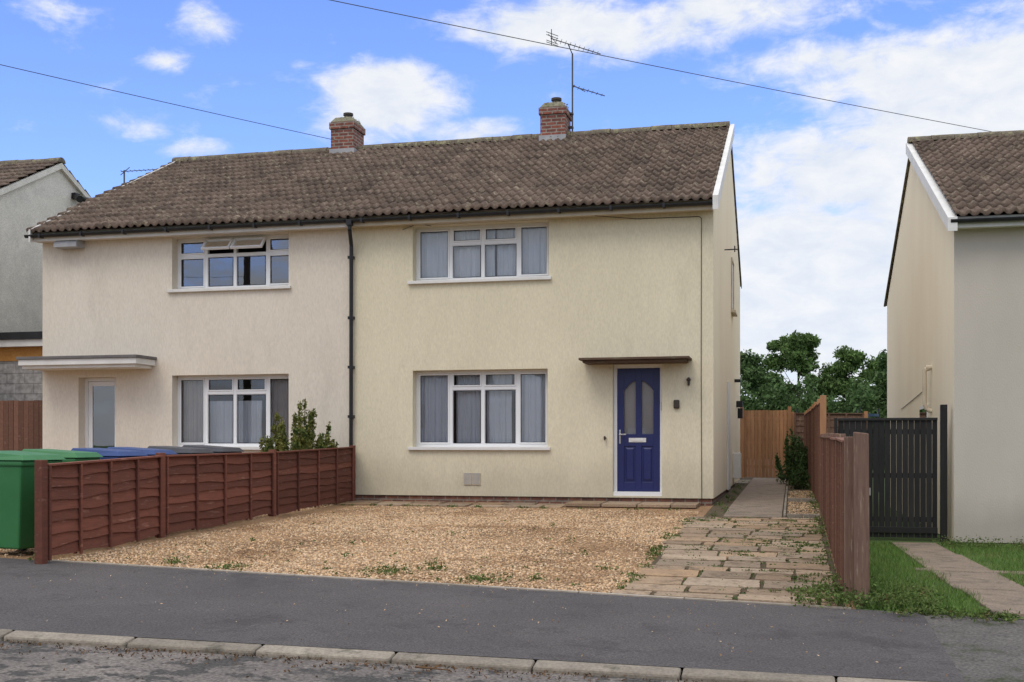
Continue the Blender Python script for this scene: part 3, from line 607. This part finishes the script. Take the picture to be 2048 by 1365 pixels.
V,F=leaves([(a,b,c_+.005) for a,b,c_ in zip(x,y,z)],[(.02,.02,.003)]*n,[2]*n,.011); mesh_np('gutter_leaf_litter',V,F,m_litter)
mb=MB(); mb.cyl((-2.25,6.72,-.44),(-2.02,6.70,-.445),.008,6,.004); mb.cyl((-2.14,6.71,-.44),(-2.08,6.76,-.43),.004,5,.002); mb.build('fallen_twig',m_litter,None)

# ---------------------------------------------------------- fences
def waney(name,pts,tops,bots,mat,side,postmat,nb=8,post_h=.04,battens=4,postr=.05):
    e=E(name,(pts[0][0],pts[0][1],bots[0])); bd=MB(); bt=MB(); ps=MB()
    for i,(x,y) in enumerate(pts):
        ps.box(x-postr,x+postr,y-postr,y+postr,bots[i]-.3,tops[i]+post_h)
    for i in range(len(pts)-1):
        p0=Vector((pts[i][0],pts[i][1],0)); p1=Vector((pts[i+1][0],pts[i+1][1],0)); d=(p1-p0); Ln=d.length; d/=Ln
        n_=Vector((d.y,-d.x,0))*side; p0=p0+d*.05; p1=p1-d*.05
        t0,t1,b0,b1=tops[i]-.02+random.uniform(-.015,.015),tops[i+1]-.02+random.uniform(-.015,.015),bots[i]+.04,bots[i+1]+.04
        for j in range(nb):
            f0=j/nb; f1=(j+1)/nb+.35/nb
            if j==nb-1: f1=1
            seg=20; ph=random.uniform(0,9)
            V=[]
            for s in range(seg+1):
                t=s/seg; P=p0.lerp(p1,t); zb=b0+(b1-b0)*t; zt=t0+(t1-t0)*t; H=zt-zb
                wv=.014*math.sin(t*7+ph)+.008*math.sin(t*19+ph*2)
                lo=zb+H*f0+wv; hi=zb+H*f1
                for (o,z) in ((.032,lo),(.006,hi),(-.004,hi),(.020,lo)):
                    q=P+n_*o; V.append((q.x,q.y,z))
            Fq=[]
            for s in range(seg):
                a=s*4; 
                for k_ in range(4): Fq.append((a+k_,a+(k_+1)%4,a+4+(k_+1)%4,a+4+k_))
            Fq+=[(0,1,2,3),(seg*4+3,seg*4+2,seg*4+1,seg*4)]
            bd.add(V,Fq)
        for k_ in range(battens+1):
            t=k_/battens; t=min(max(t,.012),.988); P=p0.lerp(p1,t); zb=b0+(b1-b0)*t; zt=t0+(t1-t0)*t
            for o0,o1 in ((.034,.056),(-.03,-.008)):
                c0=P+n_*o0; c1=P+n_*o1; u=d*.02
                q=[c0-u,c0+u,c1+u,c1-u]; bt.hexa([(a.x,a.y,zb-.02) for a in q],[(a.x,a.y,zt) for a in q])
        q=[p0-n_*.035,p1-n_*.035,p1+n_*.060,p0+n_*.060]; zz=[t0,t1,t1,t0]
        bt.hexa([(a.x,a.y,z+.001) for a,z in zip(q,zz)],[(a.x,a.y,z+.022) for a,z in zip(q,zz)])
    bd.build('boards',mat,e); bt.build('battens',mat,e,bevel=.003); ps.build('posts',postmat,e,bevel=.006)
    return e
fp=[(-7.22,9.95),(-7.48,12.6),(-7.62,16.0),(-7.76,19.60)]
waney('lap_panel_fence',fp,[.73,.78,.80,.86],[float(zm(a,b)) for a,b in fp],m_fence,1,m_fence,nb=8,postr=.045)
fp=[(.47,10.12),(.475,12.0),(.48,13.85),(.485,15.7),(.49,17.55),(.49,19.4)]
waney('lap_panel_fence',fp,[.95,.99,1.01,1.03,1.04,1.05],[float(zm(a-.05,b))-.02 for a,b in fp],m_fence2,-1,m_post,nb=7,postr=.045)
fp=[(.49,19.5),(.48,21.3),(.46,23.1),(.44,24.9),(.42,26.7),(.40,28.5),(.38,30.3),(.36,31.6)]
waney('tall_lap_fence',fp,[1.62,1.63,1.64,1.65,1.66,1.67,1.68,1.68],[float(zm(a,b)) for a,b in fp],m_fence2,-1,m_tan,nb=11,post_h=.1)
mb=MB(); mb.hexa([(.505,9.93,-.7),(.625,9.93,-.7),(.625,10.04,-.7),(.505,10.04,-.7)],[(.495,9.94,1.03),(.615,9.94,1.015),(.615,10.05,1.015),(.495,10.05,1.03)]); mb.build('fence_end_post',m_post,None,bevel=.01)
def vfence(name,x0,x1,y,zb,zt,mat,bw=.10,posts=True):
    e=E(name,(x0,y,zb)); mb=MB(); x=x0
    while x<x1-.02:
        xe=min(x+bw,x1); yy=y+random.uniform(-.004,.004); mb.box(x+.003,xe-.003,yy,yy+.02,zb,zt+random.uniform(-.006,.006)); x+=bw
    mb.build('boards',mat,e,bevel=.002); r=MB()
    for z in (zb+.25,(zb+zt)/2,zt-.25): r.box(x0,x1,y+.026,y+.07,z,z+.08)
    if posts: r.box(x0-.09,x0-.0,y-.03,y+.07,zb-.2,zt+.1); r.box(x1+.0,x1+.09,y-.03,y+.07,zb-.2,zt+.1)
    r.build('rails_and_posts',mat,e); return e
vfence('timber_side_gate',-1.28,-.12,31.7,.02,1.83,m_tan,bw=.095)
waney('lap_panel_fence',[(0.0,31.9),(1.9,31.9)],[1.75,1.75],[0,0],m_post,1,m_tan,nb=10)
eg=vfence('black_gate',.72,2.24,19.35,-.57,1.33,m_blackwood,bw=.09,posts=False)
c=MB(); c.box(2.28,2.38,19.27,19.38,-.7,1.55); c.box(.66,.71,19.3,19.4,-.7,1.35); c.box(.72,2.24,19.32,19.345,1.30,1.345); c.box(.72,2.24,19.32,19.345,-.50,-.40); c.build('gate_posts',m_blackwood,eg,bevel=.006)
c=MB(); c.box(1.20,1.225,19.325,19.344,.10,.22); c.build('gate_latch',m_metal,eg)
vfence('timber_fence',-17.4,-14.40,20.6,-.05,1.82,m_fence2,bw=.12)
# garden trampoline behind the tall fence
o=E('garden_trampoline',(1.3,38,0)); c=MB(); R_=1.25
for i in range(24):
    a0,a1=2*math.pi*i/24,2*math.pi*(i+1)/24
    q=[(1.4+math.cos(a)*r_,38+math.sin(a)*r_,1.78) for a,r_ in ((a0,R_),(a1,R_),(a1,R_-.25),(a0,R_-.25))]; c.hexa(q,[(x_,y_,1.86) for x_,y_,_ in q])
c.build('pad_ring',m_tramp,o); c=MB()
for i in range(6):
    a=i*math.pi/3; c.cyl((1.4+math.cos(a)*R_,38+math.sin(a)*R_,-.6),(1.4+math.cos(a)*R_,38+math.sin(a)*R_,2.05),.025,8)
c.build('legs',m_black,o)

# ---------------------------------------------------------- shrubs
def shrub(name,x,y,z0,h,r,n,leaf,mat,ns=26,puff=.17,drop=.45):
    e=E(name,(x,y,z0)); st=MB(); C=[];R=[];N=[]
    for i in range(ns):
        a=random.uniform(0,6.28); q=r*math.sqrt(random.uniform(0,1)); hh=h*random.uniform(.7,1)*(1-drop*(q/r)**2)
        b=(x+math.cos(a)*q*.5,y+math.sin(a)*q*.5,z0); t=(x+math.cos(a)*q,y+math.sin(a)*q,z0+hh)
        st.cyl(b,t,.010,5,.003)
        for k_ in range(7):
            u=.25+.75*k_/6; C.append(tuple(b[m]+(t[m]-b[m])*u for m in range(3))); s=puff*(1.2-u*.95); R.append((s,s,.12)); N.append(int(n/(7*ns)))
    st.build('stems',m_bark,e); V,F=leaves(C,R,N,leaf,up=1.0,surf=.02); mesh_np('leaves',V,F,mat,e)
shrub('garden_shrub',-8.42,18.75,-.1,1.80,.66,30000,.030,m_shrub,ns=60,puff=.20)
shrub('passage_bush',.0,27.6,-.05,1.35,.36,6000,.035,m_leafd)
shrub('passage_bush',.15,25.6,-.05,.5,.2,1500,.03,m_leafd)

# ---------------------------------------------------------- bins
def bin_(x,y,mat,lidmat,rot):
    z=float(zm(x,y)); e=E('wheelie_bin',(x,y,z),rot)
    b=MB(); b.hexa([(-.20,-.22,.07),(.20,-.22,.07),(.20,.20,.07),(-.20,.20,.07)],[(-.27,-.33,.96),(.27,-.33,.96),(.27,.30,.96),(-.27,.30,.96)])
    b.box(-.285,.285,-.35,.32,.93,.99)
    b.box(-.22,.22,.30,.36,.80,.86)
    b.build('body',mat,e,local=True,bevel=.02)
    l=MB(); l.hexa([(-.30,-.38,.992),(.30,-.38,.992),(.30,.36,.992),(-.30,.36,.992)],[(-.25,-.32,1.05),(.25,-.32,1.05),(.25,.30,1.09),(-.25,.30,1.09)])
    l.cyl((-.24,.385,1.0),(.24,.385,1.0),.022,8); l.box(-.26,-.22,.34,.39,.98,1.02); l.box(.22,.26,.34,.39,.98,1.02); l.build('lid',lidmat,e,local=True,bevel=.012)
    w_=MB(); w_.cyl((-.27,.22,.10),(-.21,.22,.10),.10,16); w_.cyl((.21,.22,.10),(.27,.22,.10),.10,16); w_.cyl((-.21,.22,.10),(.21,.22,.10),.012,8); w_.build('wheels',m_black,e,local=True)
rr=math.radians
bin_(-7.93,10.55,m_binG,m_binG,rr(80)); bin_(-8.10,11.5,m_binG,m_binG,rr(95)); bin_(-8.05,12.35,m_binB,m_binB,rr(88)); bin_(-8.1,13.15,m_binB,m_binB,rr(93)); bin_(-8.1,14.1,m_binK,m_binK,rr(90)); bin_(-8.15,15.1,m_binK,m_binK,rr(86))

# ---------------------------------------------------------- right neighbour house (local coords)
th=math.radians(.93); NR=E('neighbouring_house',(2.46,19.13,-.61),th)
W_=13.0; DN=10.8; zn=5.02; zrn=7.66; ym=DN/2
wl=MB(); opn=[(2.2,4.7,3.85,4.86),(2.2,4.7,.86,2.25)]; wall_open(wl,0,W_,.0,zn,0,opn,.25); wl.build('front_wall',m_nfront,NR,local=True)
f=MB(); f.poly([(0,0,0),(0,DN,0),(0,DN,zn),(0,ym,zrn-.12),(0,0,zn)]); f.poly([(W_,0,0),(W_,DN,0),(W_,DN,zn),(W_,ym,zrn-.12),(W_,0,zn)]); f.poly([(0,DN,0),(W_,DN,0),(W_,DN,zn),(0,DN,zn)]); f.build('gable_walls',m_flank,NR,local=True)
p=MB(); p.box(.02,W_-.02,.03,DN-.03,-.5,-.002); p.build('plinth',m_plinth,NR,local=True)
tile_roof('roof_tiles_front',-.04,W_,-.36,zn+.03,ym,zrn,17,m_roof,NR,local=True,seed=77)
tile_roof('roof_tiles_back',-.04,W_,DN+.36,zn+.03,ym,zrn,17,m_roof,NR,local=True,seed=78,dx=.055)
ridge(NR,-.1,W_,ym,zrn+.02,local=True)
vb=MB(); hg=.24
vb.hexa([(-.14,-.36,zn+.03-hg),(-.002,-.36,zn+.03-hg),(-.002,ym,zrn-hg),(-.14,ym,zrn-hg)],[(-.14,-.36,zn+.0),(-.002,-.36,zn+.0),(-.002,ym,zrn-.03),(-.14,ym,zrn-.03)])
vb.build('verge_board',m_wtrim,NR,local=True)
vb=MB(); ya=DN+.36; vb.hexa([(-.05,ya,zn+.03-.07),(-.002,ya,zn+.03-.07),(-.002,ym,zrn-.1),(-.05,ym,zrn-.1)],[(-.05,ya,zn+.0),(-.002,ya,zn+.0),(-.002,ym,zrn-.03),(-.05,ym,zrn-.03)])
vb.build('rear_verge_board',m_ridge,NR,local=True)
fa=MB(); fa.box(-.03,W_,-.27,-.24,zn-.15,zn+.02); fa.box(-.03,W_,-.239,-.002,zn-.13,zn-.11); fa.build('fascia_and_soffit',m_wtrim,NR,local=True)
gb=MB(); gprof=[(-.335+.055*math.cos(a),zn-.035+.055*math.sin(a)) for a in [math.pi+math.pi*k_/8 for k_ in range(9)]]; gb.prism_x(gprof,-.1,W_); gb.build('gutter',m_black,NR,local=True)
window(NR,2.2,4.7,3.862,4.86,.2,[2.85,3.45,4.1],4.54,(1,2),m_glass,local=True); window(NR,2.2,4.7,.872,2.25,.2,[2.85,3.45,4.1],1.93,(1,2),m_glass,local=True)
c=MB(); c.path([(-.002,2.6,2.90),(-.12,2.6,2.86),(-.12,2.6,2.25),(-.08,2.6,2.15),(-.002,2.6,2.12)],.04,10); c.cyl((-.002,2.6,2.9),(-.10,2.6,2.9),.045,10); c.build('soil_pipe',m_ctrim,NR,local=True)
c=MB(); c.box(-.03,-.002,3.0,4.1,1.70,2.25); c.build('side_window_frame',m_wtrim,NR,local=True); c=MB(); c.box(-.036,-.0305,3.06,4.04,1.76,2.19); c.build('side_window_glass',m_glassd,NR,local=True)
c=MB(); c.path([(-.01,3.4,2.55),(-.01,5,2.45),(-.01,7.5,2.3)],.006,5); c.build('surface_cable',m_brown,NR,local=True)
c=MB(); c.box(1.0,1.5,-.6,-.3,-.1,.06); c.box(1.0,1.5,-.6,-.3,.061,.13); c.build('brick_step',m_brick,NR,local=True)

# ---------------------------------------------------------- left neighbour house
NL=E('pebbledash_house',(-17.5,19.6,0)); X=-17.5
f=MB(); f.poly([(X,19.6,-.2),(X,30,-.2),(X,30,5.1),(X,24.8,7.75),(X,19.6,5.1)]); f.poly([(X-13,19.6,-.2),(X,19.6,-.2),(X,19.6,5.1),(X-13,19.6,5.1)]); f.poly([(X-13,30,-.2),(X,30,-.2),(X,30,5.1),(X-13,30,5.1)]); f.build('walls',m_pebble,NL)
tile_roof('roof_tiles_front',X-13,X+.1,19.25,5.08,24.8,7.86,17,m_roof,NL,seed=51,dx=.055); tile_roof('roof_tiles_back',X-13,X+.1,30.35,5.08,24.8,7.86,17,m_roof,NL,seed=52,dx=.055)
ridge(NL,X-13,X+.1,24.8,7.88)
vb=MB()
for ya in (19.25,30.35): vb.hexa([(X+.002,ya,4.9),(X+.09,ya,4.9),(X+.09,24.8,7.68),(X+.002,24.8,7.68)],[(X+.002,ya,5.04),(X+.09,ya,5.04),(X+.09,24.8,7.82),(X+.002,24.8,7.82)])
vb.build('verge_board',m_pebble,NL)
c=MB(); c.box(X+.002,X+.12,25.3,25.5,7.05,7.2); c.cyl((X+.1,25.35,7.1),(X+.32,25.2,7.0),.07,10,.09); c.cyl((X+.1,25.45,7.1),(X+.30,25.75,7.05),.06,10,.08); c.build('security_light',m_black,NL)
GA=E('blockwork_extension',(-16,22,0))
c=MB(); c.box(X+.01,-14.75,22,29,-.2,2.75); c.build('block_wall',m_block,GA)
c=MB(); c.box(X+.01,-14.73,21.97,29,2.751,3.05); c.build('osb_boarding',m_osb,GA)
c=MB(); c.box(X+.01,-14.65,21.8,29.1,3.051,3.20); c.build('fascia',m_wtrim,GA); c=MB(); c.box(X+.01,-14.6,21.75,29.1,3.201,3.36); c.build('felt_roof',m_black,GA)

# ---------------------------------------------------------- opposite side (seen in the window reflections)
for i,(x,cm) in enumerate(((-24,m_brick),(-8,m_brick),(8,m_brick))):
    o=E('brick_house',(x,-22,-.4)); c=MB(); c.box(x-5.5,x+5.5,-30,-22,-.6,4.7); c.build('walls',cm,o)
    c=MB(); c.add([(x-5.8,-30.4,4.7),(x+5.8,-30.4,4.7),(x+5.8,-21.6,4.7),(x-5.8,-21.6,4.7),(x-5.8,-26,7.2),(x+5.8,-26,7.2)],[(0,1,5,4),(2,3,4,5),(0,4,3),(1,2,5),(0,3,2,1)]); c.build('roof',m_roof,o)
    c=MB(); 
    for wx in (-3.6,2.0):
        for wz in (.6,3.2): c.box(x+wx,x+wx+1.8,-22.0,-21.95,wz,wz+1.2)
    c.box(x-.6,x+.3,-22,-21.95,-.3,1.8); c.build('window_frames',m_white,o)
    c=MB()
    for wx in (-3.6,2.0):
        for wz in (.6,3.2): c.box(x+wx+.08,x+wx+.86,-21.948,-21.94,wz+.08,wz+1.12); c.box(x+wx+.94,x+wx+1.72,-21.948,-21.94,wz+.08,wz+1.12)
    c.build('window_panes',m_glassd,o)
C=[(x,-6.5,.1) for x in np.arange(-30,30,1.2) if not (-8<x<-5.5)]; V,F=leaves(C,[(.8,.4,.5)]*len(C),[260]*len(C),.06,surf=.5); mesh_np('garden_hedge',V,F,m_leafd)

# ---------------------------------------------------------- aerials & wires
def yagi(mb,p,d,ln,elems,el,vert=False):
    p=Vector(p); d=Vector(d).normalized(); s=Vector((0,0,1)).cross(d).normalized()
    if vert: s=Vector((0,0,1))
    mb.cyl(p,p+d*ln,.011,5)
    for i in range(elems):
        q=p+d*ln*(i+.3)/elems; L_=el*(1-.35*i/elems); mb.cyl(q-s*L_,q+s*L_,.006,4)
mb=MB(); ax,ay=-4.72,YR+.1
mb.cyl((ax,ay,7.6),(ax,ay,9.55),.018,8); mb.box(ax-.12,ax+.02,ay-.05,ay+.05,7.9,7.94); mb.box(ax-.12,ax+.02,ay-.05,ay+.05,8.2,8.24)
mb.cyl((ax,ay,9.53),(ax-.05,ay-.25,9.68),.012,6)
yagi(mb,(ax-.42,ay-.35,9.80),(.93,.30,-.28),1.15,11,.16)
for zz in (9.86,9.74,9.70,9.92): mb.cyl((ax-.47,ay-.55,zz-.04),(ax-.30,ay-.12,zz),.008,4)
mb.cyl((ax-.40,ay-.35,9.64),(ax-.40,ay-.35,10.0),.01,5); mb.cyl((ax-.47,ay-.35,9.9),(ax-.3,ay-.3,9.7),.008,4)
yagi(mb,(ax+.02,ay-.1,8.80),(.9,.35,-.25),.75,7,.12,vert=False); mb.cyl((ax,ay,8.86),(ax+.3,ay-.1,8.66),.01,5)
o=E('tv_aerial',(ax,ay,7.6)); mb.build('mast_and_antennas',m_aer,o)
mb=MB(); mb.cyl((-17.85,28.2,5.8),(-17.85,28.2,8.45),.022,8); yagi(mb,(-17.95,28.2,8.42),(.97,.24,.06),1.6,13,.14); mb.cyl((-17.9,28.1,8.3),(-17.75,28.3,8.55),.012,5)
o=E('tv_aerial',(-17.85,28.2,5.8)); mb.build('mast_and_antennas',m_aer,o)
def wire(mb,a,b,sag,r=.011,n=28):
    a=Vector(a);b=Vector(b); P=[a.lerp(b,i/n)-Vector((0,0,sag*4*(i/n)*(1-i/n))) for i in range(n+1)]; mb.path(P,r,5)
o=E('overhead_cables',(-17,6.1,0)); mb=MB()
wire(mb,(-17,6.1,7.65),(4.3,25.95,7.45),.10,.007); wire(mb,(-17,6.1,6.75),(-10.1,24.55,7.85),.06,.007); wire(mb,(-17,6.1,6.3),(-15,19.0,4.6),.1,.006)
mb.build('wires',m_aer,o)
o=E('utility_pole',(-17,6.1,-.4)); mb=MB(); mb.cyl((-17,6.1,-.6),(-17,6.1,8),.14,12,.10); mb.build('pole',m_bark,o)

# ---------------------------------------------------------- world
SUN_EL=55; SUN_AZ=-160
wd_=bpy.data.worlds.new('World'); scene.world=wd_; wd_.use_nodes=True; nt=wd_.node_tree; L=nt.links; nt.nodes.clear()
try: wd_.cycles.sampling_method='MANUAL'; wd_.cycles.sample_map_resolution=256
except Exception: pass
out=nd(nt,'ShaderNodeOutputWorld'); bg=nd(nt,'ShaderNodeBackground'); bg.inputs['Strength'].default_value=.10; L.new(bg.outputs[0],out.inputs[0])
sky=nd(nt,'ShaderNodeTexSky',sky_type='NISHITA'); sky.sun_disc=False; sky.sun_elevation=math.radians(SUN_EL); sky.sun_rotation=math.radians(SUN_AZ)
sky.air_density=1.0; sky.dust_density=.6; sky.ozone_density=2.0
tc=nd(nt,'ShaderNodeTexCoord'); sep=nd(nt,'ShaderNodeSeparateXYZ'); L.new(tc.outputs['Generated'],sep.inputs[0])
def mth(op,a,b=None,c=None):
    n=nd(nt,'ShaderNodeMath',operation=op)
    for i,v in enumerate((a,b,c)):
        if v is None: continue
        if isinstance(v,(int,float)): n.inputs[i].default_value=v
        else: L.new(v,n.inputs[i])
    return n.outputs[0]
az=mth('MULTIPLY',mth('ARCTAN2',sep.outputs[0],sep.outputs[1]),57.2958); el=mth('MULTIPLY',mth('ARCSINE',sep.outputs[2]),57.2958)
cb=nd(nt,'ShaderNodeCombineXYZ'); L.new(mth('MULTIPLY',az,.5),cb.inputs[0]); L.new(el,cb.inputs[1])
def noise(sc,det,ro,off=0,dist=0):
    n=nd(nt,'ShaderNodeTexNoise'); n.inputs['Scale'].default_value=sc; n.inputs['Detail'].default_value=det; n.inputs['Roughness'].default_value=ro; n.inputs['Distortion'].default_value=dist
    mp=nd(nt,'ShaderNodeMapping'); mp.inputs['Location'].default_value=(off,off*.7,off*.3); L.new(cb.outputs[0],mp.inputs[0]); L.new(mp.outputs[0],n.inputs['Vector']); return n.outputs['Fac']
n1=noise(.22,7,.60,3,.5); n2=noise(.8,6,.62,11,.3)
blobs=[(-19.6,16.7,4.4,2.1,1.25),(-16,15.2,4,.9,.9),(-11.5,19.6,6.5,1.8,1.1),(-8,21.8,7,1.5,.8),(-3.2,20.6,10,2.6,.78),(1.5,12.4,8,3.2,1.05),(8.0,15.5,9,4.2,1.2),(2,7,14,5.4,1.7),(-28.7,19.6,2,1.3,.7),(-30.4,17.7,1.6,.7,.7),(-31.6,14.7,3,.9,.72),(-28.5,13.9,3,.8,.72),(-34.5,19.2,2.4,.9,.6),(-12,13.6,3.5,.9,.9),(3,17.8,8,1.6,.85)]
tot=None
for (a0,e0,sx,sy,wt) in blobs:
    u=mth('MULTIPLY',mth('SUBTRACT',az,a0),1/sx); v=mth('MULTIPLY',mth('SUBTRACT',el,e0),1/sy)
    d=mth('MULTIPLY_ADD',u,u,mth('MULTIPLY',v,v)); gsn=mth('MULTIPLY',mth('POWER',2.718,mth('MULTIPLY',d,-1)),wt)
    tot=gsn if tot is None else mth('MAXIMUM',tot,gsn)
hz=mth('MULTIPLY',mth('POWER',2.718,mth('MULTIPLY',mth('ABSOLUTE',el),-.10)),.85)
tot=mth('MAXIMUM',tot,hz)
far=mth('MULTIPLY',mth('GREATER_THAN',mth('ABSOLUTE',mth('ADD',az,13)),40),.85)  # unseen cloud to the sides and behind, added to whiten the light
hi_r=nd(nt,'ShaderNodeMapRange',interpolation_type='SMOOTHSTEP'); L.new(el,hi_r.inputs[0]); hi_r.inputs[1].default_value=26; hi_r.inputs[2].default_value=40
hi=mth('MULTIPLY',hi_r.outputs[0],1.0)  # unseen overhead cloud cover, added to whiten the light
tot=mth('MAXIMUM',tot,mth('MAXIMUM',far,hi))
val=mth('ADD',tot,mth('ADD',mth('MULTIPLY',mth('SUBTRACT',n1,.5),1.9),mth('MULTIPLY',mth('SUBTRACT',n2,.5),1.1)))
mr=nd(nt,'ShaderNodeMapRange',interpolation_type='SMOOTHSTEP'); L.new(val,mr.inputs[0]); mr.inputs[1].default_value=.30; mr.inputs[2].default_value=.95
tint=nd(nt,'ShaderNodeMix',data_type='RGBA',blend_type='MULTIPLY'); tint.inputs[0].default_value=1; L.new(sky.outputs[0],tint.inputs[6]); tint.inputs[7].default_value=(1.55,1.75,2.6,1)
cl=nd(nt,'ShaderNodeMix',data_type='RGBA'); cl.inputs[6].default_value=(7.2,7.9,9.0,1); cl.inputs[7].default_value=(9.3,9.4,9.6,1); L.new(mth('MULTIPLY_ADD',n2,2.4,-.6),cl.inputs[0])
br=mth('MULTIPLY_ADD',hi_r.outputs[0],.60,1.0)  # overhead cloud out of view brightened to light the walls more
clb=nd(nt,'ShaderNodeVectorMath',operation='SCALE'); L.new(cl.outputs[2],clb.inputs[0]); L.new(br,clb.inputs[3])
mxs=nd(nt,'ShaderNodeMix',data_type='RGBA'); L.new(mth('MULTIPLY',mr.outputs[0],.97),mxs.inputs[0]); L.new(tint.outputs[2],mxs.inputs[6]); L.new(clb.outputs[0],mxs.inputs[7])
L.new(mxs.outputs[2],bg.inputs['Color'])

# sun (veiled)
s=bpy.data.lights.new('sun','SUN'); s.energy=1.1; s.angle=math.radians(25); s.color=(1,.93,.82)
so=bpy.data.objects.new('sun',s); scene.collection.objects.link(so)
a=math.radians(SUN_AZ); e_=math.radians(SUN_EL); dirv=Vector((math.sin(a)*math.cos(e_),math.cos(a)*math.cos(e_),math.sin(e_)))
so.rotation_euler=dirv.to_track_quat('Z','Y').to_euler(); so.location=(0,0,30)

# camera
cam=bpy.data.cameras.new('camera'); co=bpy.data.objects.new('camera',cam); scene.collection.objects.link(co)
cam.sensor_width=36; cam.lens=2300/2048*36; cam.shift_y=.1003; cam.clip_end=3000
co.location=(0,0,.93); co.rotation_euler=(math.radians(90),0,math.radians(13.7)); scene.camera=co
